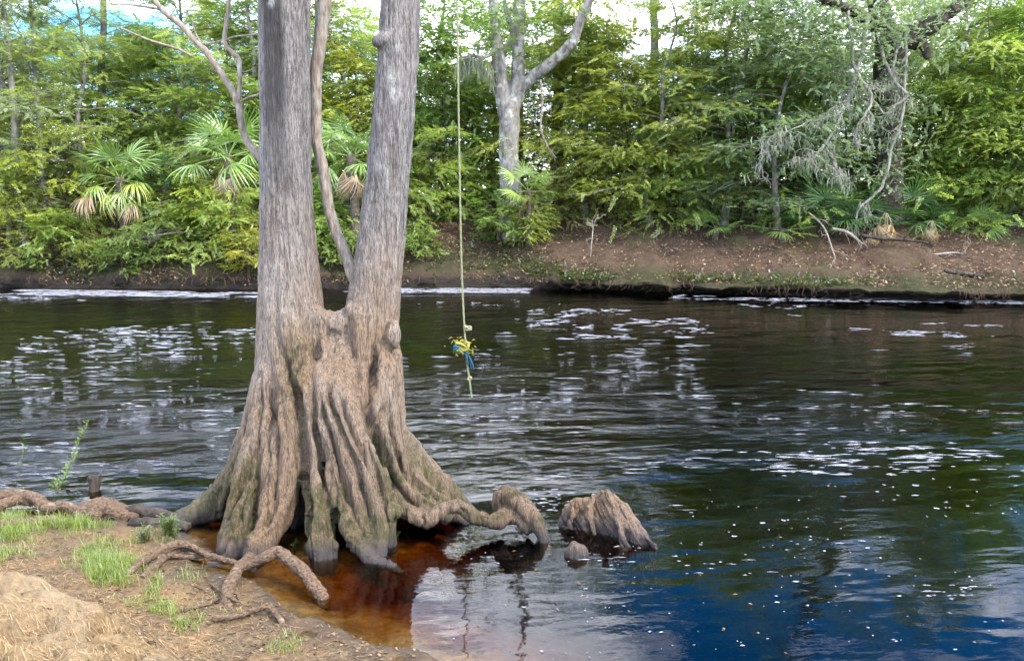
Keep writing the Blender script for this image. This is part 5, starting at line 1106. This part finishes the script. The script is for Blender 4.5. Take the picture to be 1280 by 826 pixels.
# broad-leaved weeds at the water's edge
def leafy_weed(label, u, v, nst, h, lw, seed, colr, cat='weed'):
    g = np.random.default_rng(seed); p = on_ground(u, v); t = thing('weed', label, cat, tuple(p), 0, 'weeds on the near bank'); st = MB(); lf = MB()
    for i in range(nst):
        a = g.uniform(0, 6.28); le = g.uniform(.1, .6); l = h*g.uniform(.6, 1.1); tt_ = np.linspace(0, 1, 8)
        C = np.stack([np.cos(a)*le*l*tt_**1.5, np.sin(a)*le*l*tt_**1.5, l*tt_], -1)+np.array([*g.normal(0, .03, 2), -.01]); st.add(*tube(C, .003*(1-.6*tt_)+.001, 4, cap=False)[:2])
        m = 14; k = g.uniform(.25, 1, m); P = np.stack([np.interp(k, tt_, C[:, c]) for c in range(3)], -1); az = g.uniform(0, 6.28, m)
        d = np.stack([np.cos(az), np.sin(az), g.uniform(-.1, .5, m)], -1); s = unit(np.cross(d, [0, 0, 1])); ll = lw*g.uniform(.7, 1.3, m)
        V = np.stack([P, P+d*(ll*.5)[:, None]+s*(ll*.22)[:, None], P+d*ll[:, None], P+d*(ll*.5)[:, None]-s*(ll*.22)[:, None]], 1); lf.add(V.reshape(-1, 3), np.arange(m*4).reshape(-1, 4), tint=g.uniform(.2, .8, m))
    s = st.build('stem', M['grass'], t); s.color = (.16, .20, .05, 1); s['kind'] = 'stuff'; c = lf.build('foliage', M['broad'], t); c.color = (*colr, 1); return t
leafy_weed('low leafy weed at the pool edge left of the cypress foot', 212, 668, 22, .20, .04, 1, (.15, .22, .04))
leafy_weed('small leafy weed on the wet sand beneath the fluted trunk', 378, 690, 5, .10, .03, 2, (.09, .15, .03))
leafy_weed('tiny green sprout beside the root burl', 490, 672, 5, .12, .025, 3, (.13, .19, .03))
leafy_weed('pale flowering weed tuft among the grass left of the pool', 182, 676, 18, .16, .03, 4, (.24, .27, .10))
leafy_weed('green sprout growing on the root hump', 146, 634, 6, .16, .03, 6, (.17, .25, .04))
def tall_weed(label, pts, seed, nside):
    g = np.random.default_rng(seed); base = on_ground(*pts[0]); t = thing('tall_weed', label, 'weed', tuple(base), 0, 'tall weeds at the left'); Yb = base[1]
    S = spline([PY(u, v, Yb)-base for u, v in pts], 30); st = MB(); lf = MB(); st.add(*tube(S, .006*(1-.75*np.linspace(0, 1, 30)), 5))
    n = nside; k = g.integers(4, 30, n); P = S[k]; az = g.uniform(0, 6.28, n); d = unit(np.stack([np.cos(az), np.sin(az), g.uniform(.2, 1.0, n)], -1)); ll = g.uniform(.05, .11, n)*(1.3-.6*k/30); s = unit(np.cross(d, [0, 0, 1.]))
    V = np.stack([P, P+d*(ll*.5)[:, None]+s*(ll*.09)[:, None], P+d*ll[:, None], P+d*(ll*.5)[:, None]-s*(ll*.09)[:, None]], 1); lf.add(V.reshape(-1, 3), np.arange(n*4).reshape(-1, 4), tint=g.uniform(.3, .8, n))
    s = st.build('stem', M['grass'], t); s.color = (.22, .27, .06, 1); c = lf.build('foliage', M['broad'], t); c.color = (.19, .28, .04, 1)
tall_weed('tall leaning weed with feathery top rising before the river', [(66, 628), (78, 604), (88, 580), (98, 554), (110, 526)], 1, 130)
tall_weed('short side shoot beside the tall leaning weed', [(66, 630), (68, 612), (70, 600)], 4, 30)
tall_weed('thin wiry weed with tiny leaves at the far left', [(16, 622), (22, 598), (27, 575), (32, 545)], 2, 36)
tall_weed('short bent weed next to the thin wiry weed', [(14, 624), (12, 610), (8, 598)], 3, 24)
# dry straw on the mound, small debris on the sand
g = np.random.default_rng(88); stw = MB()
def straw_zone(poly, n, L, wv):
    P = np.asarray(poly, float); lo, hi = P.min(0), P.max(0); u = g.uniform(lo[0], hi[0], n); v = g.uniform(lo[1], hi[1], n); k = poly_sd(u, v, P) > 0
    q_ = on_ground(u[k], v[k]); q_ = q_[q_[:, 2] > .01]; n = len(q_); a = g.normal(-.5, .8, n); l = g.uniform(.3, 1.2, n)*L
    d = np.stack([np.cos(a), np.sin(a), 0*a], -1)*l[:, None]/2; A = q_-d; B = q_+d
    A[:, 2] = Hn(A[:, 0], A[:, 1])+g.uniform(.002, .010, n); B[:, 2] = Hn(B[:, 0], B[:, 1])+g.uniform(.002, .018, n)
    s = np.stack([-np.sin(a), np.cos(a), 0*a], -1)*(g.uniform(.5, 1.2, n)*wv)[:, None]; stw.add(np.stack([A-s, A+s, B+s*.6, B-s*.6], 1).reshape(-1, 3), np.arange(n*4).reshape(-1, 4), tint=np.clip(g.normal(.45, .3, n), 0, 1))
straw_zone([(-40, 690), (60, 705), (130, 735), (190, 775), (260, 800), (300, 830), (-40, 830)], 3600, .08, .0016)
straw_zone([(0, 660), (220, 680), (340, 740), (520, 830), (280, 830), (120, 735), (0, 700)], 1300, .055, .0018)
dry = MB(); gr_ = gr; gr = dry
P_ = [(-40, 700), (60, 710), (125, 740), (185, 778), (250, 808), (290, 830), (-40, 830)]
grass_zone(P_, 5200, .075, thr=.12, w=.004); gr = gr_
o = dry.build('dry_grass', M['grass']); o.color = (.34, .24, .11, 1); tag(o, 'dry straw-coloured grass roots and blades on the sand mound', 'dry grass', None, 'stuff')
tw = MB(); n = 60; uu = g.uniform(120, 500, n); vv = g.uniform(690, 826, n); qq = on_ground(uu, vv)
for k in range(n):
    if qq[k, 2] < .012: continue
    a_ = g.uniform(0, 3.14); l_ = g.uniform(.05, .2); tl = np.linspace(-.5, .5, 6); C = qq[k]+np.outer(tl*l_, [math.cos(a_), math.sin(a_), 0])+np.outer(g.normal(0, .006, 6), [1, 1, 0]); C[:, 2] = Hn(C[:, 0], C[:, 1])+.006
    x_ = tube(C, g.uniform(.002, .005), 5); tw.add(*x_)
tag(tw.build('twigs', M['twigbrown']), 'small dead twigs lying on the wet sand', 'twigs', None, 'stuff')
tag(stw.build('straw', M['straw']), 'dry straw and plant fibres scattered on the sand', 'straw', None, 'stuff')
g = np.random.default_rng(89); db = MB(); n = 3800
u = g.uniform(0, 520, n); v = g.uniform(665, 826, n); q_ = on_ground(u, v); q_ = q_[(q_[:, 2] > .0) & (q_[:, 2] < .5)]; n = len(q_)
a = g.uniform(0, 6.28, n); l = .006+.035*g.uniform(0, 1, n)**2.5; d = np.stack([np.cos(a), np.sin(a), g.normal(0, .2, n)], -1)*l[:, None]; s = np.stack([-np.sin(a), np.cos(a), g.normal(0, .3, n)], -1)*(l*.4)[:, None]; q_ = q_+np.array([0, 0, .008])
db.add(np.stack([q_-d*.5, q_+s, q_+d*.5, q_-s], 1).reshape(-1, 3), np.arange(n*4).reshape(-1, 4), tint=np.clip(g.normal(-.05, .35, n), 0, .8)); tag(db.build('leaf_debris', M['deadleaf']), 'bits of dead leaf on the wet sand', 'debris', None, 'stuff')

# ------------------------------------------------------------------ foam and floating leaves
m, n_, ns, ln, o_ = mat('river_foam'); p = ns.new('ShaderNodeBsdfPrincipled'); p.inputs['Base Color'].default_value = (.30, .305, .345, 1); p.inputs['Roughness'].default_value = .6
tcf = ns.new('ShaderNodeTexCoord'); fa = noise(ns, ln, tcf.outputs['Object'], (7, 26, 1), 1.0, 4, .6); tpn = ns.new('ShaderNodeBsdfTransparent'); mxs = ns.new('ShaderNodeMixShader')
ln.new(ramp(ns, ln, fa, [(.36, .12), (.64, .9)]), mxs.inputs[0]); ln.new(tpn.outputs[0], mxs.inputs[1]); ln.new(p.outputs[0], mxs.inputs[2]); ln.new(mxs.outputs[0], o_.inputs['Surface']); MF = m
g = np.random.default_rng(99); fm = MB()
def foam(u, v, lp, tp, zz=.006):
    """flat flecks: centre pixels, half length and half thickness in photo pixels"""
    n = len(u); c = PZ(u, v, zz); dist = c[:, 1]; L_ = lp*dist/FPX; W_ = tp*dist**2/(CAM_H*FPX)
    k = 7; th = np.linspace(0, 2*np.pi, k, endpoint=False)[None]+g.uniform(0, .6, (n, 1)); r = g.uniform(.55, 1.2, (n, k)); sk = g.normal(0, .12, n)[:, None]
    x = np.cos(th)*r*L_[:, None]; y = np.sin(th)*r*W_[:, None]+x*sk*.4
    V = np.stack([c[:, :1]+x, c[:, 1:2]+y, np.full_like(x, zz)], -1); V = np.concatenate([V, c[:, None]+np.array([0, 0, .006])], 1)
    i = np.arange(n)[:, None]*(k+1); T = np.concatenate([np.concatenate([i+j, i+(j+1) % k, i+k], 1) for j in range(k)]); fm.add(V.reshape(-1, 3), None, T)
def foam_zone(u0, v0, u1, v1, n, lp, tp, thr=-.1, fu=.012, fv=.06, slope=0.):
    small = lp < 3; n = int(n*(.35 if small else 2.0)); tp = tp*(.55 if small else .42); lp = lp*(1 if small else 1.05)
    u = g.uniform(u0, u1, n); v = g.uniform(v0, v1, n); f_ = fbm(np.stack([u*fu, v*fv, 0*u+v0], -1), 3, 7)
    ed = np.minimum(np.minimum(u-u0, u1-u)/40, np.minimum(v-v0, v1-v)/(.22*(v1-v0)))
    k = (f_+.15*g.normal(0, 1, n)+.25*np.clip(ed-1, -1, 0) > thr) & ((np.abs(fbm(np.stack([u*fu*2.2, v*fv*2.2, 0*u+v0+5], -1), 3, 27)) < .13+.08*g.normal(0, 1, n)) | small | (thr < -.35)); u, v = u[k], v[k]; v = v+(u-u0)*slope
    sz_ = .35+1.5*g.uniform(0, 1, len(u))**3; foam(u, v, sz_*lp, (.6+.4*sz_)*g.uniform(.6, 1.2, len(u))*tp)
foam_zone(-20, 361, 330, 368, 560, 8, .8, -.36, .02, .2, .012); foam_zone(-20, 366, 120, 376, 500, 5, .6, -.2)
foam_zone(400, 360, 660, 366, 500, 6, .7, -.36); foam_zone(520, 362, 650, 384, 420, 4, .8, .0); foam_zone(590, 378, 700, 400, 420, 5, 1.0, .0)
foam_zone(660, 384, 900, 412, 700, 6, 1.0, .05, .012, .07, .02); foam_zone(700, 398, 870, 424, 420, 7, 1.1, .0)
foam_zone(840, 368, 1290, 374, 200, 8, .6, -.36, .01, .2, .014); foam_zone(910, 372, 1090, 386, 420, 6, .9, .0); foam_zone(980, 392, 1290, 412, 800, 7, .9, .0, .01, .08, .05); foam_zone(840, 404, 930, 426, 120, 7, 1., .0)
foam_zone(0, 402, 325, 470, 900, 7, 1.2, .16, .010, .05); foam_zone(60, 404, 320, 440, 500, 7, 1.1, .05); foam_zone(0, 440, 320, 610, 900, 11, .8, .0, .006, .035); foam_zone(500, 415, 900, 600, 700, 12, .75, .05, .006, .035); foam_zone(850, 425, 1290, 545, 420, 12, .65, .1, .006, .04); foam_zone(640, 600, 1290, 720, 260, 9, .7, .1, .006, .03)
foam_zone(500, 500, 720, 600, 380, 11, 1.1, .15)
foam_zone(850, 545, 1290, 590, 900, 13, 1.0, -.05, .01, .06, .015); foam_zone(900, 540, 1290, 610, 120, 10, 1.0, .0)
foam_zone(560, 590, 1280, 826, 700, 2.6, 2.0, -.3); foam_zone(860, 600, 1200, 690, 70, 4.5, 1.8, -.2); foam_zone(640, 610, 700, 640, 30, 4, 1.6, -.5); foam_zone(1150, 725, 1290, 745, 220, 6, 1.0, -.1)
foam_zone(560, 680, 860, 826, 160, 2.2, 1.2, -.2)
tag(fm.build('foam', MF, smooth=True), 'white foam flecks drifting on the dark river', 'foam', None, 'stuff')
fl = MB(); n = 36; u = np.concatenate([g.uniform(560, 1000, 26), g.uniform(900, 1250, 10)]); v = np.concatenate([g.uniform(660, 820, 26), g.uniform(600, 760, 10)]); c = PZ(u, v, .008)
a = g.uniform(0, 6.28, n); l = g.uniform(.006, .024, n); d = np.stack([np.cos(a), np.sin(a), 0*a], -1)*l[:, None]; s = np.stack([-np.sin(a), np.cos(a), 0*a], -1)*(l*.45)[:, None]
fl.add(np.stack([c-d, c+s+np.array([0, 0, .004]), c+d, c-s+np.array([0, 0, .003])], 1).reshape(-1, 3), np.arange(n*4).reshape(-1, 4), tint=g.uniform(.2, .9, n))
o = fl.build('floating_leaves', M['grass']); o.color = (.45, .25, .05, 1); tag(o, 'yellow and orange leaves floating on the pool', 'leaves', None, 'stuff')
